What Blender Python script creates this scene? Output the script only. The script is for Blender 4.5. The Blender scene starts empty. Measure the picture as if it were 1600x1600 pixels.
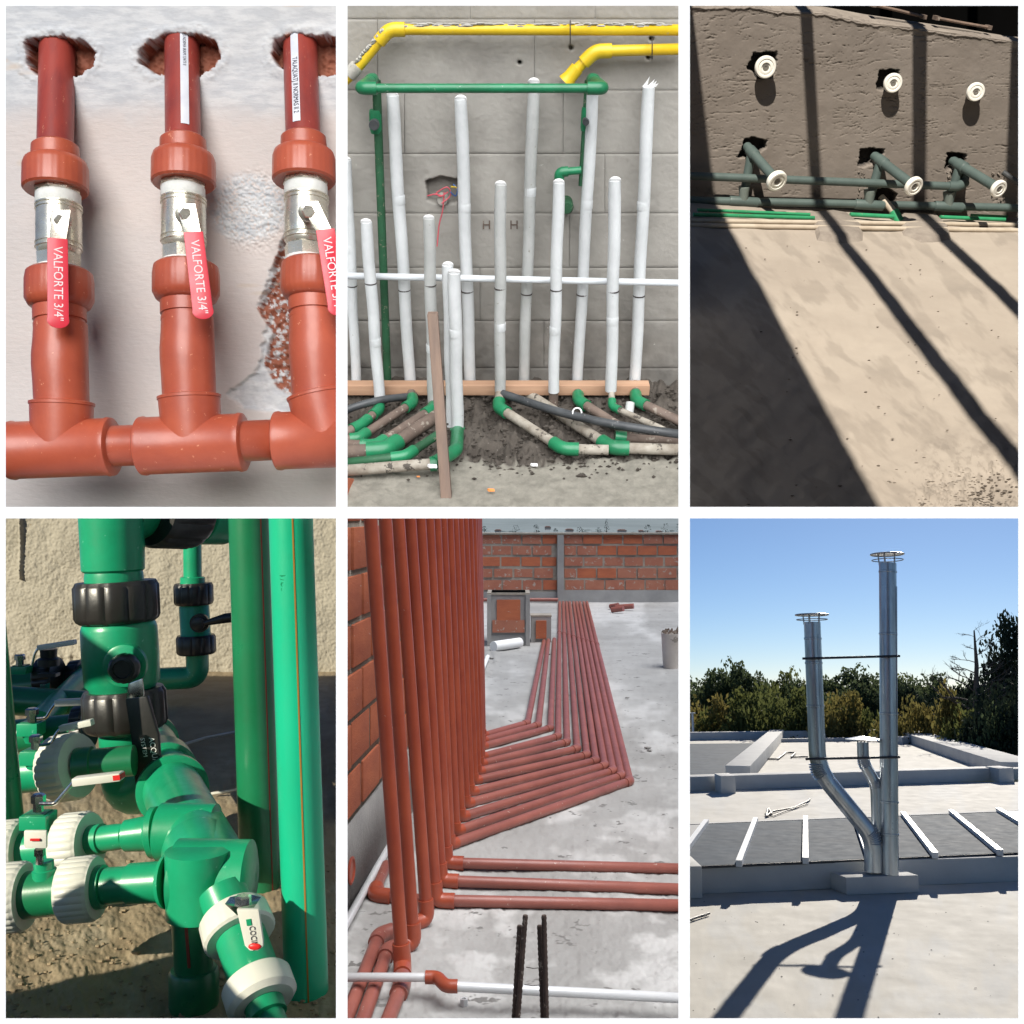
import bpy, math, random
import numpy as np
from mathutils import Vector, Matrix
random.seed(7); np.random.seed(7)
S = bpy.context.scene
# ------------------------------------------------------------------ camera
F = 1600.0                                   # focal length in units of 1/1600 picture width
PITCH = math.atan(275 / F)
CP, SP = math.cos(PITCH), math.sin(PITCH)
cam = bpy.data.cameras.new('camera'); co = bpy.data.objects.new('camera', cam); S.collection.objects.link(co)
cam.lens = 36; cam.sensor_width = 36; cam.clip_start = .05; cam.clip_end = 5000
co.rotation_euler = (math.pi / 2 + PITCH, 0, 0); S.camera = co
S.view_settings.view_transform = 'Standard'; S.view_settings.look = 'None'
S.view_settings.exposure = 0.25; S.view_settings.gamma = 1
S.cycles.max_bounces = 6; S.cycles.use_denoising = True

def W(x, y, z):
    """viewer axes (right, up, ahead) -> world"""
    return Vector((x, z * CP - y * SP, z * SP + y * CP))
def ray(px, py): return W((px - 800) / F, (800 - py) / F, 1)
def at(px, py, z): return ray(px, py) * z
AHEAD = W(0, 0, 1)
def dep(p): return Vector(p).dot(AHEAD)
def pr(p, n): return n * dep(p) / F          # n picture units as metres at point p
class Plane:
    def __init__(s, o, n): s.o = Vector(o); s.n = Vector(n).normalized()
    def hit(s, px, py, off=0):
        d = ray(px, py); return d * ((s.o + s.n * off).dot(s.n) / d.dot(s.n))

# ------------------------------------------------------------------ world
w = bpy.data.worlds.new('World'); S.world = w; w.use_nodes = True
nt = w.node_tree; nt.nodes.clear()
sky = nt.nodes.new('ShaderNodeTexSky'); sky.sky_type = 'NISHITA'; sky.sun_disc = False
sky.sun_elevation = math.radians(24.4); sky.sun_rotation = math.radians(24.5)
sky.air_density = 0.65; sky.dust_density = 0.1; sky.ozone_density = 5.5; sky.altitude = 0
bg = nt.nodes.new('ShaderNodeBackground'); bg.inputs[1].default_value = 0.066
wo = nt.nodes.new('ShaderNodeOutputWorld')
nt.links.new(sky.outputs[0], bg.inputs[0]); nt.links.new(bg.outputs[0], wo.inputs[0])

# ------------------------------------------------------------------ the six building sites, each with its own weather and sun
COL = {}
for n in ('stand', 'risers', 'lagged_pipes', 'yard', 'valves', 'deck', 'flues'):
    c = bpy.data.collections.new(n); S.collection.children.link(c); COL[n] = c
CUR = [COL['stand']]
def sun(name, place, toward, strength, angle, colour=(1, 1, 1)):
    l = bpy.data.lights.new(name, 'SUN'); l.energy = strength; l.angle = math.radians(angle); l.color = colour
    o = bpy.data.objects.new(name, l); S.collection.objects.link(o)
    o.rotation_euler = Vector(toward).to_track_quat('Z', 'Y').to_euler()
    o.light_linking.receiver_collection = COL[place]; o.light_linking.blocker_collection = COL[place]
WARM = (1, .93, .82)
# yard (top right) frame
YX = W(1, -.035, .1).normalized(); YU = W(.097, 1, -.62).normalized()
YF = W(70, 983, 1600).normalized()
YF = (YF - YU * YF.dot(YU)).normalized()
YS = (YU - YX * .31 - YF * .55).normalized()
sun('sun_of_the_stand', 'stand', W(0, .5, -1), 3.6, 60)
sun('sun_of_the_risers', 'risers', W(-.06, .45, -1), 3.7, 45, (1, .98, .95))
sun('sun_of_the_lagged_pipes', 'lagged_pipes', W(.08, .5, -1), 6.0, 70)
sun('sun_of_the_yard', 'yard', YS, 6.5, .9, WARM)
sun('sun_of_the_valves', 'valves', W(-.62, .42, -.68), 5.0, .5, (1, .92, .74))
sun('sun_of_the_deck', 'deck', W(.35, 1, -.25), 3.9, 50)
sun('sun_of_the_flues', 'flues', (1.07, 2.35, 1.17), 5.0, .53, WARM)

# ------------------------------------------------------------------ materials
MATS = {}
def mat(name, c1, c2=None, sc=6, rough=.6, bump=0, bsc=60, metal=0, c3=None, c4=None, speck=None, coat=0, stretch=None, detail=6, lo=.35, hi=.65, spec=None, trans=0, c5=None, c6=None):
    m = bpy.data.materials.new(name); m.use_nodes = True; t = m.node_tree; N, L = t.nodes, t.links
    b = N['Principled BSDF']; geo = N.new('ShaderNodeNewGeometry'); src = geo.outputs['Position']
    if stretch:
        mp = N.new('ShaderNodeMapping'); mp.inputs['Scale'].default_value = stretch; L.new(src, mp.inputs[0]); src = mp.outputs[0]
    def noise(scale, d=detail, r=.6):
        n = N.new('ShaderNodeTexNoise'); n.inputs['Scale'].default_value = scale; n.inputs['Detail'].default_value = d
        n.inputs['Roughness'].default_value = r; L.new(src, n.inputs['Vector']); return n.outputs['Fac']
    def ramp(f, a, z, p0, p1):
        r = N.new('ShaderNodeValToRGB'); e = r.color_ramp.elements
        e[0].position = p0; e[1].position = p1; e[0].color = (*a, 1); e[1].color = (*z, 1); L.new(f, r.inputs[0]); return r.outputs[0]
    def mix(f, a, z):
        x = N.new('ShaderNodeMix'); x.data_type = 'RGBA'; L.new(f, x.inputs[0]); L.new(a, x.inputs[6]); L.new(z, x.inputs[7]); return x.outputs[2]
    c2 = c2 or tuple(v * .75 for v in c1)
    col = ramp(noise(sc), c1, c2, lo, hi)
    if c3:
        at_ = N.new('ShaderNodeAttribute'); at_.attribute_name = 'mask'
        col = mix(at_.outputs['Fac'], col, ramp(noise(sc * 2.3), c3, c4 or tuple(v * .6 for v in c3), .35, .65))
    if c5:
        a5 = N.new('ShaderNodeAttribute'); a5.attribute_name = 'mask2'; col = mix(a5.outputs['Fac'], col, ramp(noise(sc * 30), c5, c6 or c5, .4, .6))
    if speck:
        sc_, thr, scol = speck
        r = N.new('ShaderNodeValToRGB'); r.color_ramp.elements[0].position = thr; r.color_ramp.elements[1].position = thr + .04
        L.new(noise(sc_, 3, .7), r.inputs[0])
        rgb = N.new('ShaderNodeRGB'); rgb.outputs[0].default_value = (*scol, 1)
        col = mix(r.outputs[0], col, rgb.outputs[0])
    L.new(col, b.inputs['Base Color'])
    b.inputs['Roughness'].default_value = rough; b.inputs['Metallic'].default_value = metal
    if spec is not None: b.inputs['Specular IOR Level'].default_value = spec
    if trans:
        tr = N.new('ShaderNodeBsdfTranslucent'); L.new(col, tr.inputs[0]); ms = N.new('ShaderNodeMixShader'); ms.inputs[0].default_value = trans
        L.new(b.outputs[0], ms.inputs[1]); L.new(tr.outputs[0], ms.inputs[2]); L.new(ms.outputs[0], N['Material Output'].inputs[0])
    if coat: b.inputs['Coat Weight'].default_value = coat; b.inputs['Coat Roughness'].default_value = .25
    rr = N.new('ShaderNodeMapRange'); rr.inputs[3].default_value = max(rough - .1, .05); rr.inputs[4].default_value = min(rough + .12, 1)
    L.new(noise(sc * 4), rr.inputs[0]); L.new(rr.outputs[0], b.inputs['Roughness'])
    if bump:
        bp = N.new('ShaderNodeBump'); bp.inputs['Strength'].default_value = 1; bp.inputs['Distance'].default_value = bump
        L.new(noise(bsc, 8, .65), bp.inputs['Height']); L.new(bp.outputs[0], b.inputs['Normal'])
    MATS[name] = m; return m

# ------------------------------------------------------------------ mesh builder
def frame(d):
    d = Vector(d).normalized(); u = Vector((0, 0, 1)) if abs(d.z) < .9 else Vector((1, 0, 0))
    a = d.cross(u).normalized(); return d, a, a.cross(d).normalized()
class MB:
    def __init__(s): s.v = []; s.f = []; s.fl = []
    def add(s, vs, fs, smooth=True):
        b = len(s.v); s.v += [tuple(p) for p in vs]; s.f += [tuple(i + b for i in f) for f in fs]; s.fl += [smooth] * len(fs); return s
    def tube(s, pts, r, n=16, caps=True, wob=0):
        pts = [Vector(p) for p in pts]; m = len(pts); rs = r if isinstance(r, (list, tuple)) else [r] * m
        _, a, b = frame(pts[1] - pts[0]); vs = []; prev = (pts[1] - pts[0]).normalized()
        for i, p in enumerate(pts):
            t = (pts[min(i + 1, m - 1)] - pts[max(i - 1, 0)]).normalized()
            if 0 < i < m - 1:
                t1 = (pts[i] - pts[i - 1]).normalized(); t2 = (pts[i + 1] - pts[i]).normalized()
                if (t1 + t2).length > 1e-6: t = (t1 + t2).normalized()
            q = prev.rotation_difference(t); a = q @ a; b = q @ b; prev = t
            k = 1.0
            for j in range(n):
                an = 2 * math.pi * j / n; rr = rs[i] * (1 + (random.uniform(-wob, wob) if wob else 0))
                vs.append(p + (a * math.cos(an) + b * math.sin(an)) * rr)
        fs = [(i * n + j, i * n + (j + 1) % n, (i + 1) * n + (j + 1) % n, (i + 1) * n + j) for i in range(m - 1) for j in range(n)]
        s.add(vs, fs)
        if caps: s.f.append(tuple(len(s.v) - m * n + j for j in range(n))[::-1]); s.f.append(tuple(len(s.v) - n + j for j in range(n))); s.fl += [False] * 2
        return s
    def lathe(s, o, ax, prof, n=28, rib=0, nr=0, ref=None, caps=True):
        """prof: (t, r[, ribbed])"""
        o = Vector(o); d, a, b = frame(ax)
        if ref is not None:
            a = (Vector(ref) - d * Vector(ref).dot(d)).normalized(); b = d.cross(a)
        gm = 4 if nr > 18 else 6
        if nr: n = nr * gm
        vs = []
        for e in prof:
            t, r = e[0], e[1]; rb = len(e) > 2 and e[2]
            for j in range(n):
                an = 2 * math.pi * j / n; k = 1 - (rib if (rb and j % gm == 1) else 0)
                vs.append(o + d * t + (a * math.cos(an) + b * math.sin(an)) * r * k)
        m = len(prof)
        s.add(vs, [(i * n + j, i * n + (j + 1) % n, (i + 1) * n + (j + 1) % n, (i + 1) * n + j) for i in range(m - 1) for j in range(n)])
        if caps:
            s.f.append(tuple(len(s.v) - m * n + j for j in range(n))[::-1]); s.f.append(tuple(len(s.v) - n + j for j in range(n))); s.fl += [False] * 2
        return s
    def box(s, c, ex, ey, ez):
        c, ex, ey, ez = map(Vector, (c, ex, ey, ez))
        vs = [c + ex * i + ey * j + ez * k for i in (-1, 1) for j in (-1, 1) for k in (-1, 1)]
        return s.add(vs, [(0, 1, 3, 2), (4, 6, 7, 5), (0, 4, 5, 1), (2, 3, 7, 6), (0, 2, 6, 4), (1, 5, 7, 3)], False)
    def hexa(s, lo, hi):
        """two quads joined"""
        vs = list(lo) + list(hi)
        return s.add(vs, [(3, 2, 1, 0), (4, 5, 6, 7), (0, 1, 5, 4), (1, 2, 6, 5), (2, 3, 7, 6), (3, 0, 4, 7)], False)
    def prism(s, poly, ext):
        n = len(poly); ext = Vector(ext); vs = [Vector(p) for p in poly] + [Vector(p) + ext for p in poly]
        return s.add(vs, [tuple(range(n))[::-1], tuple(range(n, 2 * n))] + [(i, (i + 1) % n, n + (i + 1) % n, n + i) for i in range(n)], False)
    def ball(s, c, r, n=12, sq=(1, 1, 1)):
        c = Vector(c); vs = []; fs = []; m = n // 2
        for i in range(m + 1):
            th = math.pi * i / m
            for j in range(n):
                ph = 2 * math.pi * j / n
                vs.append(c + Vector((math.sin(th) * math.cos(ph) * sq[0], math.sin(th) * math.sin(ph) * sq[1], math.cos(th) * sq[2])) * r)
        for i in range(m):
            for j in range(n): fs.append((i * n + j, (i + 1) * n + j, (i + 1) * n + (j + 1) % n, i * n + (j + 1) % n))
        return s.add(vs, fs)
    def build(s, name, m, parent=None, bevel=0, recalc=True, angle=40):
        off = parent_loc(parent) if parent is not None else (sum((Vector(v) for v in s.v), Vector()) / max(len(s.v), 1))
        me = bpy.data.meshes.new(name); me.from_pydata([Vector(v) - off for v in s.v], [], s.f)
        me.polygons.foreach_set('use_smooth', s.fl); 
        if recalc:
            import bmesh
            bm = bmesh.new(); bm.from_mesh(me); bmesh.ops.recalc_face_normals(bm, faces=bm.faces)
            if bevel:
                eds = [e for e in bm.edges if len(e.link_faces) == 2 and e.calc_face_angle(0) > .6]
                bmesh.ops.bevel(bm, geom=eds, offset=bevel, segments=2, affect='EDGES', profile=.6)
            bm.to_mesh(me); bm.free()
        me.set_sharp_from_angle(angle=math.radians(angle))
        me.materials.append(m)
        o = bpy.data.objects.new(name, me); CUR[0].objects.link(o)
        if parent is not None: o.parent = parent
        else: o.location = off
        return o
def parent_loc(p):
    v = Vector()
    while p is not None: v += p.location; p = p.parent
    return v
def tag(o, label=None, cat=None, group=None, kind=None):
    if label: o['label'] = label
    if cat: o['category'] = cat
    if group: o['group'] = group
    if kind: o['kind'] = kind
    return o
def thing(name, label, cat, loc, group=None):
    o = bpy.data.objects.new(name, None); CUR[0].objects.link(o); o.location = loc; o.empty_display_size = .05
    return tag(o, label, cat, group)
def copy(o, parent, loc, mesh_mat=None):
    c = o.copy(); CUR[0].objects.link(c); c.parent = parent
    c.location = Vector(loc) - (parent_loc(parent) if parent is not None else Vector()); return c
def fillet(pts, rad, n=6):
    pts = [Vector(p) for p in pts]; out = [pts[0]]
    for i in range(1, len(pts) - 1):
        a, p, b = pts[i - 1], pts[i], pts[i + 1]; r = min(rad, (a - p).length * .45, (b - p).length * .45)
        s0 = p + (a - p).normalized() * r; s1 = p + (b - p).normalized() * r
        for k in range(n + 1):
            t = k / n; out.append(s0 * (1 - t) ** 2 + p * 2 * t * (1 - t) + s1 * t * t)
    return out + [pts[-1]]
def fnoise(X, Y, sc, seed=0, octv=4, per=.55):
    """value noise"""
    X = np.asarray(X, float) / sc; Y = np.asarray(Y, float) / sc; out = 0; amp = 1; tot = 0
    for o in range(octv):
        rng = np.random.RandomState(seed * 31 + o); T = rng.rand(256, 256)
        xi = np.floor(X).astype(int); yi = np.floor(Y).astype(int); fx = X - xi; fy = Y - yi
        fx = fx * fx * (3 - 2 * fx); fy = fy * fy * (3 - 2 * fy); g = lambda a, b: T[a % 256, b % 256]
        out = out + amp * ((g(xi, yi) * (1 - fx) + g(xi + 1, yi) * fx) * (1 - fy) + (g(xi, yi + 1) * (1 - fx) + g(xi + 1, yi + 1) * fx) * fy)
        tot += amp; amp *= per; X = X * 2 + 13.7; Y = Y * 2 + 7.3
    return out / tot
def smooth(x, a, b):
    t = np.clip((x - a) / (b - a), 0, 1); return t * t * (3 - 2 * t)
def inpoly(X, Y, poly):
    """signed distance-like: positive inside, in picture units"""
    ins = np.zeros(X.shape, bool); d = np.full(X.shape, 1e9); n = len(poly)
    for i in range(n):
        x0, y0 = poly[i]; x1, y1 = poly[(i + 1) % n]
        c = ((y0 > Y) != (y1 > Y)) & (X < (x1 - x0) * (Y - y0) / (y1 - y0 + 1e-9) + x0); ins ^= c
        t = np.clip(((X - x0) * (x1 - x0) + (Y - y0) * (y1 - y0)) / ((x1 - x0) ** 2 + (y1 - y0) ** 2), 0, 1)
        d = np.minimum(d, np.hypot(X - x0 - t * (x1 - x0), Y - y0 - t * (y1 - y0)))
    return np.where(ins, d, -d)
def field(name, plane, x0, y0, x1, y1, step, h, m, mask=None, parent=None, keep=None, mask2=None):
    """a relief sheet lying on a plane; h and mask are functions of the sheet's grid"""
    nx = int((x1 - x0) / step) + 1; ny = int((y1 - y0) / step) + 1
    X, Y = np.meshgrid(np.linspace(x0, x1, nx), np.linspace(y0, y1, ny))
    cx, cy = (X - 800) / F, (800 - Y) / F
    D = np.stack([cx, CP - cy * SP, SP + cy * CP], -1); n = np.array(plane.n)
    t = np.dot(np.array(plane.o), n) / (D @ n); P = D * t[..., None] + np.asarray(h(X, Y) + 0 * X)[..., None] * n
    c = P.reshape(-1, 3).mean(0) if parent is None else np.array(parent_loc(parent)); P = P.reshape(-1, 3) - c
    i = np.arange((ny - 1) * nx).reshape(ny - 1, nx)[:, :-1].ravel()
    if keep is not None: i = i[keep(X, Y).ravel()[i]]
    q = np.stack([i, i + nx, i + nx + 1, i + 1], -1)
    me = bpy.data.meshes.new(name); me.vertices.add(len(P)); me.vertices.foreach_set('co', P.ravel().astype(np.float32))
    me.loops.add(q.size); me.loops.foreach_set('vertex_index', q.ravel().astype(np.int32))
    me.polygons.add(len(q)); me.polygons.foreach_set('loop_start', (np.arange(len(q)) * 4).astype(np.int32))
    me.polygons.foreach_set('use_smooth', np.ones(len(q), bool)); me.update(calc_edges=True)
    if mask is not None:
        a = me.attributes.new('mask', 'FLOAT', 'POINT'); a.data.foreach_set('value', np.clip(mask(X, Y) + 0 * X, 0, 1).ravel().astype(np.float32))
    if mask2 is not None:
        a = me.attributes.new('mask2', 'FLOAT', 'POINT'); a.data.foreach_set('value', np.clip(mask2(X, Y) + 0 * X, 0, 1).ravel().astype(np.float32))
    me.materials.append(m); o = bpy.data.objects.new(name, me); CUR[0].objects.link(o)
    if parent is None: o.location = c
    else: o.parent = parent
    return o
def text(s, o, xd, yd, size, m, parent, name='lettering', sx=1.0):
    cu = bpy.data.curves.new('t', 'FONT'); cu.body = s; cu.size = 1; cu.extrude = .01; cu.resolution_u = 3; cu.align_x = 'LEFT'; cu.align_y = 'CENTER'
    ob = bpy.data.objects.new('t', cu); S.collection.objects.link(ob); bpy.context.view_layer.update()
    me = bpy.data.meshes.new_from_object(ob.evaluated_get(bpy.context.evaluated_depsgraph_get())); bpy.data.objects.remove(ob)
    o, xd, yd = Vector(o), Vector(xd).normalized() * size * sx, Vector(yd).normalized() * size; zd = xd.cross(yd).normalized() * size
    M4 = Matrix(((xd.x, yd.x, zd.x, o.x), (xd.y, yd.y, zd.y, o.y), (xd.z, yd.z, zd.z, o.z), (0, 0, 0, 1)))
    me.transform(Matrix.Translation(-parent_loc(parent)) @ M4); me.name = name
    me.materials.clear(); me.materials.append(m); t = bpy.data.objects.new(name, me); CUR[0].objects.link(t); t.parent = parent; return t
def plate(outline_pts, thick_vec, mb=None):
    return (mb or MB()).prism(outline_pts, thick_vec)
RIGHT, UPV = W(1, 0, 0), W(0, 1, 0)
white_paint = mat('white_paint', (.86, .86, .86), (.82, .82, .82), 3, .7)
# ================================================================== the white stand that divides the six places
CUR[0] = COL['stand']
st = thing('display_stand', 'white painted six-bay stand that frames all six building-work displays', 'stand', at(800, 1600, 1.84))
def bar(name, x0, y0, x1, y1, z0=1.80, z1=1.86):
    c = [(x0, y0), (x1, y0), (x1, y1), (x0, y1)]
    b = MB().hexa([at(x, y, z0) for x, y in c], [at(x, y, z1) for x, y in c]); return b.build(name, white_paint, st)
bar('top_rail', -60, -60, 1660, 9); bar('middle_rail', -60, 792, 1660, 810); bar('bottom_rail', -60, 1591, 1660, 1660)
for xa, xb_ in ((-60, 9), (525, 543), (1060, 1078), (1591, 1660)):
    bar('upright', xa, 9, xb_, 792); bar('upright', xa, 810, xb_, 1591)

part = lambda c, z0, z1: MB().hexa([at(x, y, z0) for x, y in c], [at(x, y, z1) for x, y in c]).build('partition', white_paint, st)
for xa, xb_ in ((529, 539), (1064, 1074)):
    part([(xa, 12), (xb_, 12), (xb_, 797), (xa, 797)], 1.88, 3.4); part([(xa, 805), (xb_, 805), (xb_, 1588), (xa, 1588)], 1.88, 3.4)
part([(12, 798), (525, 798), (525, 804), (12, 804)], 1.89, 2.1)
# ================================================================== 1: red-brown risers with ball valves
CUR[0] = COL['risers']
terra = mat('terracotta_plastic', (.47, .100, .048), (.38, .074, .038), 9, .42, .0004, 90, coat=.3, speck=(70, .67, (.62, .24, .14)))
terra2 = mat('aged_terracotta_pipe', (.34, .052, .036), (.22, .035, .03), 22, .4, .0006, 60, stretch=(1, 1, .3), speck=(120, .66, (.5, .2, .13)))
brass = mat('nickel_plated_brass', (.78, .76, .66), (.62, .58, .48), 30, .28, .0004, 80, metal=.75)
tape = mat('white_thread_tape', (.82, .83, .80), (.7, .72, .68), 40, .7, .0008, 120)
red_h = mat('red_vinyl_grip', (.72, .035, .065), (.60, .03, .05), 10, .38, .0003, 60, coat=.2)
white_ink = mat('pale_ink', (.85, .75, .76), (.8, .7, .7), 10, .6)
black_ink = mat('black_ink', (.02, .02, .04), (.03, .03, .06), 10, .6)
sticker = mat('white_label_strip', (.72, .74, .78), (.6, .62, .68), 20, .5)
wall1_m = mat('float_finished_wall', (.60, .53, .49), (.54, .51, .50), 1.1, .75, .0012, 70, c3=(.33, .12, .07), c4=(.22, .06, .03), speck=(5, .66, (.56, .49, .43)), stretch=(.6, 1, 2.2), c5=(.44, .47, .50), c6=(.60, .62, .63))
w1 = Plane(at(260, 60, 2.178), W(0, -.13, -1))
holes1 = [[(38, 66), (62, 58), (95, 56), (130, 64), (150, 80), (144, 104), (122, 118), (90, 124), (62, 120), (46, 108)],
          [(218, 78), (236, 62), (262, 52), (310, 52), (336, 62), (345, 84), (336, 104), (312, 118), (270, 122), (238, 112), (216, 96)],
          [(430, 62), (452, 52), (490, 54), (560, 60), (560, 112), (510, 118), (470, 116), (436, 104), (424, 86)],
          [(444, 372), (472, 366), (480, 410), (520, 480), (475, 560), (465, 625), (430, 606), (410, 570), (424, 520), (402, 484), (424, 440), (430, 400)]]
def h1(X, Y):
    h = (fnoise(X, Y, 120, 1, 2) - .5) * .010 + (fnoise(X, Y, 7, 2) - .5) * .0008
    jx = (fnoise(X, Y, 9, 5) - .5) * 12; jy = (fnoise(X, Y, 9, 6) - .5) * 12
    for i, p in enumerate(holes1):
        d = inpoly(X + jx, Y + jy, p); h = h - smooth(d, -1, 4) * ((.05 if i < 3 else .016) + .02 * (fnoise(X, Y, 8, 9) - .5))
        h = h + np.exp(-((d + 8) / 7) ** 2) * (.006 if i < 3 else .001) * fnoise(X, Y, 6, 3)
    r = np.clip(1 - np.hypot((X - 400) / 75, (Y - 330) / 80), 0, 1)     # rough patch
    h = h + smooth(r, 0, .4) * (fnoise(X, Y, 2.6, 11, 2) - .5) * .009
    d = inpoly(X + jx, Y + jy, [(445, 360), (480, 350), (560, 380), (560, 660), (380, 640), (350, 615), (400, 580), (420, 480), (400, 480)])
    return h - smooth(d, 0, 4) * .006 * (1 + fnoise(X, Y, 10, 13))
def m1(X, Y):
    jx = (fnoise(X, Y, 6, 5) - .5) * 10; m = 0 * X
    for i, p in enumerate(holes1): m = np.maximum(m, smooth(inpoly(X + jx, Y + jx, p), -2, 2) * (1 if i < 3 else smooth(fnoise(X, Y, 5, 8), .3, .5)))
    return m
tag(field('wall', w1, -12, -12, 534, 801, 1.7, h1, wall1_m, m1, mask2=lambda X, Y: (1 - m1(X, Y)) * (smooth(Y + (fnoise(X, Y, 40, 15) - .5) * 30, 200, 150) * .75 + smooth(np.clip(1 - np.hypot((X - 385) / 75, (Y - 325) / 62), 0, 1), 0, .3) * .9 * smooth(fnoise(X, Y, 3, 16), .3, .5) + smooth(inpoly(X + (fnoise(X, Y, 9, 5) - .5) * 12, Y, [(445, 360), (480, 350), (560, 380), (560, 660), (380, 640), (350, 615), (400, 580), (420, 480), (400, 480)]), -2, 4) * .8)), 'pale float-finished wall with broken holes behind the red-brown risers', 'wall', kind='structure')
ax1 = Plane(at(260, 700, 2.085), W(0, 0, -1))        # axis plane of the manifold
def axis_pt(px, py, top_x=None):
    """the risers stand off the wall low down and run into it at the top"""
    z = 2.085 + max(0, (560 - py) / 510) * .06
    return at(px, py, z)
man = thing('tee_manifold', 'red-brown horizontal manifold of three tees along the foot of the pale wall', 'pipe manifold', at(260, 745, 2.085))
hx0, hx1 = ax1.hit(-60, 706), ax1.hit(620, 680); hd = (hx1 - hx0).normalized()
MB().tube([hx0, hx1], pr(hx0, 32), 32).build('manifold_pipe', terra, man)
risers = [(90, 84, 95, 96, 96, 701, 'leftmost'), (284, 284, 290, 294, 301, 694, 'middle'), (468, 472, 482, 493, 512, 686, 'rightmost')]
rl = ['leftmost red-brown riser with its red valve lever hanging straight down', 'middle red-brown riser with white label strip and slightly tilted red lever', 'rightmost red-brown riser beside the broken plaster, partly cut by the stand upright']
for k, (xt, xn, xv, xl, xb, yb, _) in enumerate(risers):
    dy = (0, -10, -14)[k]; dyt = (0, -8, -6)[k]
    tc = ax1.hit(xb, yb); q = pr(tc, 1)
    hw = 82
    b = MB(); b.lathe(tc - hd * q * hw, hd, [(0, q * 42), (q * 2, q * 45.5), (q * 8, q * 46.5), (q * 12, q * 45), (q * (2 * hw - 12), q * 45), (q * (2 * hw - 8), q * 46.5), (q * (2 * hw - 2), q * 45.5), (q * 2 * hw, q * 42)], 40)
    ua = (ax1.hit(xl + 1, 620 + dy) - tc).normalized()
    top = (ax1.hit(xl, 627 + dy) - tc).length
    b.lathe(tc, ua, [(0, q * 44), (q * 40, q * 46), (top - q * 7, q * 47), (top - q * 6, q * 48.5), (top - q * 2, q * 48.5), (top - q, q * 46.5), (top, q * 43)], 40)
    b.build('tee', terra, man)
    r = thing('valve_riser', rl[k], 'riser', tc, 'red-brown risers on the manifold')
    # elbow body: stands forward then turns up
    e0 = tc + ua * (top - q * 10); fw = W(0, 0, -1)
    pts = [e0, e0 + ua * q * 30, e0 + ua * q * 62 + fw * q * 5, e0 + ua * q * 95 - fw * q * 4, axis_pt(xl - 1, 512 + dy) - fw * .012]
    eE = axis_pt(xl - 1, 506 + dy); MB().tube([e0, e0.lerp(eE, .3) + fw * q * 2, e0.lerp(eE, .5) + fw * q * 4.5, e0.lerp(eE, .62) + fw * q * 4, e0.lerp(eE, .8) + fw * q * 1, eE], [q * 40.5, q * 41, q * 41.5, q * 41.5, q * 40.5, q * 39.5], 40).build('elbow', terra, r)
    def seg(name, pts_, m=terra, n=40, rib=0, nr=0):
        """pts_: (px, py, r units)"""
        P3 = [axis_pt(x, y + dy) for x, y, _ in pts_]; d = (P3[-1] - P3[0]).normalized()
        return MB().lathe(P3[0], d, [((p - P3[0]).dot(d), pr(p, rr), 1) for p, (_, _, rr) in zip(P3, pts_)], n, rib, nr).build(name, m, r)
    seg('neck', [(xl - 2, 516, 34), (xl - 2, 512, 39), (xl - 2, 507, 39), (xl - 2, 506, 37), (xl - 2, 502, 37), (xl - 2, 501, 39.5), (xl - 3, 478, 39.5)])
    seg('union_nut', [(xl - 3, 482, 40), (xl - 3, 478, 46), (xl - 3, 468, 51), (xl - 3, 440, 51), (xl - 3, 428, 49), (xl - 3, 424, 44)], rib=.008, nr=30)
    seg('valve_end', [(xv - 3, 430, 33), (xv - 3, 418, 33)], tape)
    seg('hexagon', [(xv - 3, 420, 33), (xv - 3, 400, 34.5), (xv - 3, 398, 31)], brass, 8)
    seg('valve_body', [(xv - 3, 398, 30), (xv - 3, 392, 33), (xv - 3, 372, 34), (xv - 3, 345, 34), (xv - 3, 322, 33), (xv - 3, 319, 30)], brass, 36)
    for yy in (391, 384, 331, 325): seg('body_ring', [(xv - 3, yy, 33), (xv - 3, yy - 1, 35), (xv - 3, yy - 3, 35), (xv - 3, yy - 4, 33)], brass)
    seg('thread_tape', [(xv - 4, 321, 31), (xv - 4, 318, 33.5), (xv - 4, 305, 33.5), (xv - 4, 303, 31)], tape)
    seg('hexagon', [(xv - 5, 304, 33), (xv - 5, 302, 35), (xv - 5, 284, 35), (xv - 5, 280, 32)], brass, 8)
    seg('union_nut', [(xn + 3, 298, 37), (xn + 3, 299, 46), (xn + 3, 296, 49), (xn + 3, 262, 48.5), (xn + 3, 254, 46), (xn + 3, 250, 40)], rib=.008, nr=30)
    seg('socket', [(xn + 3, 254, 34), (xn + 2, 246, 36), (xn + 2, 230, 35), (xn + 2, 226, 30)])
    pA, pB, pR = axis_pt(xn + 2, 238 + dy), at(xt, 48 + dyt, 2.232), pr(axis_pt(xn, 238), 27.0)
    MB().tube([pA, pB], [pR, pR * 1.03], 32).build('pipe', terra2, r)
    # lever
    hub = axis_pt(xv, 345 + dy); fr = -ray(xv, 345 + dy).normalized(); q1 = pr(hub, 1)
    MB().lathe(hub, fr, [(0, q1 * 16), (q1 * 74, q1 * 15), (q1 * 76, q1 * 12)], 24).build('stem', brass, r)
    MB().lathe(hub + fr * q1 * 81, fr, [(0, q1 * 10), (q1 * 6, q1 * 10), (q1 * 8, q1 * 8)], 6).build('nut', brass, r)
    lx0, lx1 = ((90, 91), (302, 317), (508, 528))[k]
    zf = dep(hub) - q1 * 79
    def lp(px, py): return at(px, py, zf)
    ly0, ly1 = 372 + dy, (500, 486, 480)[k]
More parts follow.
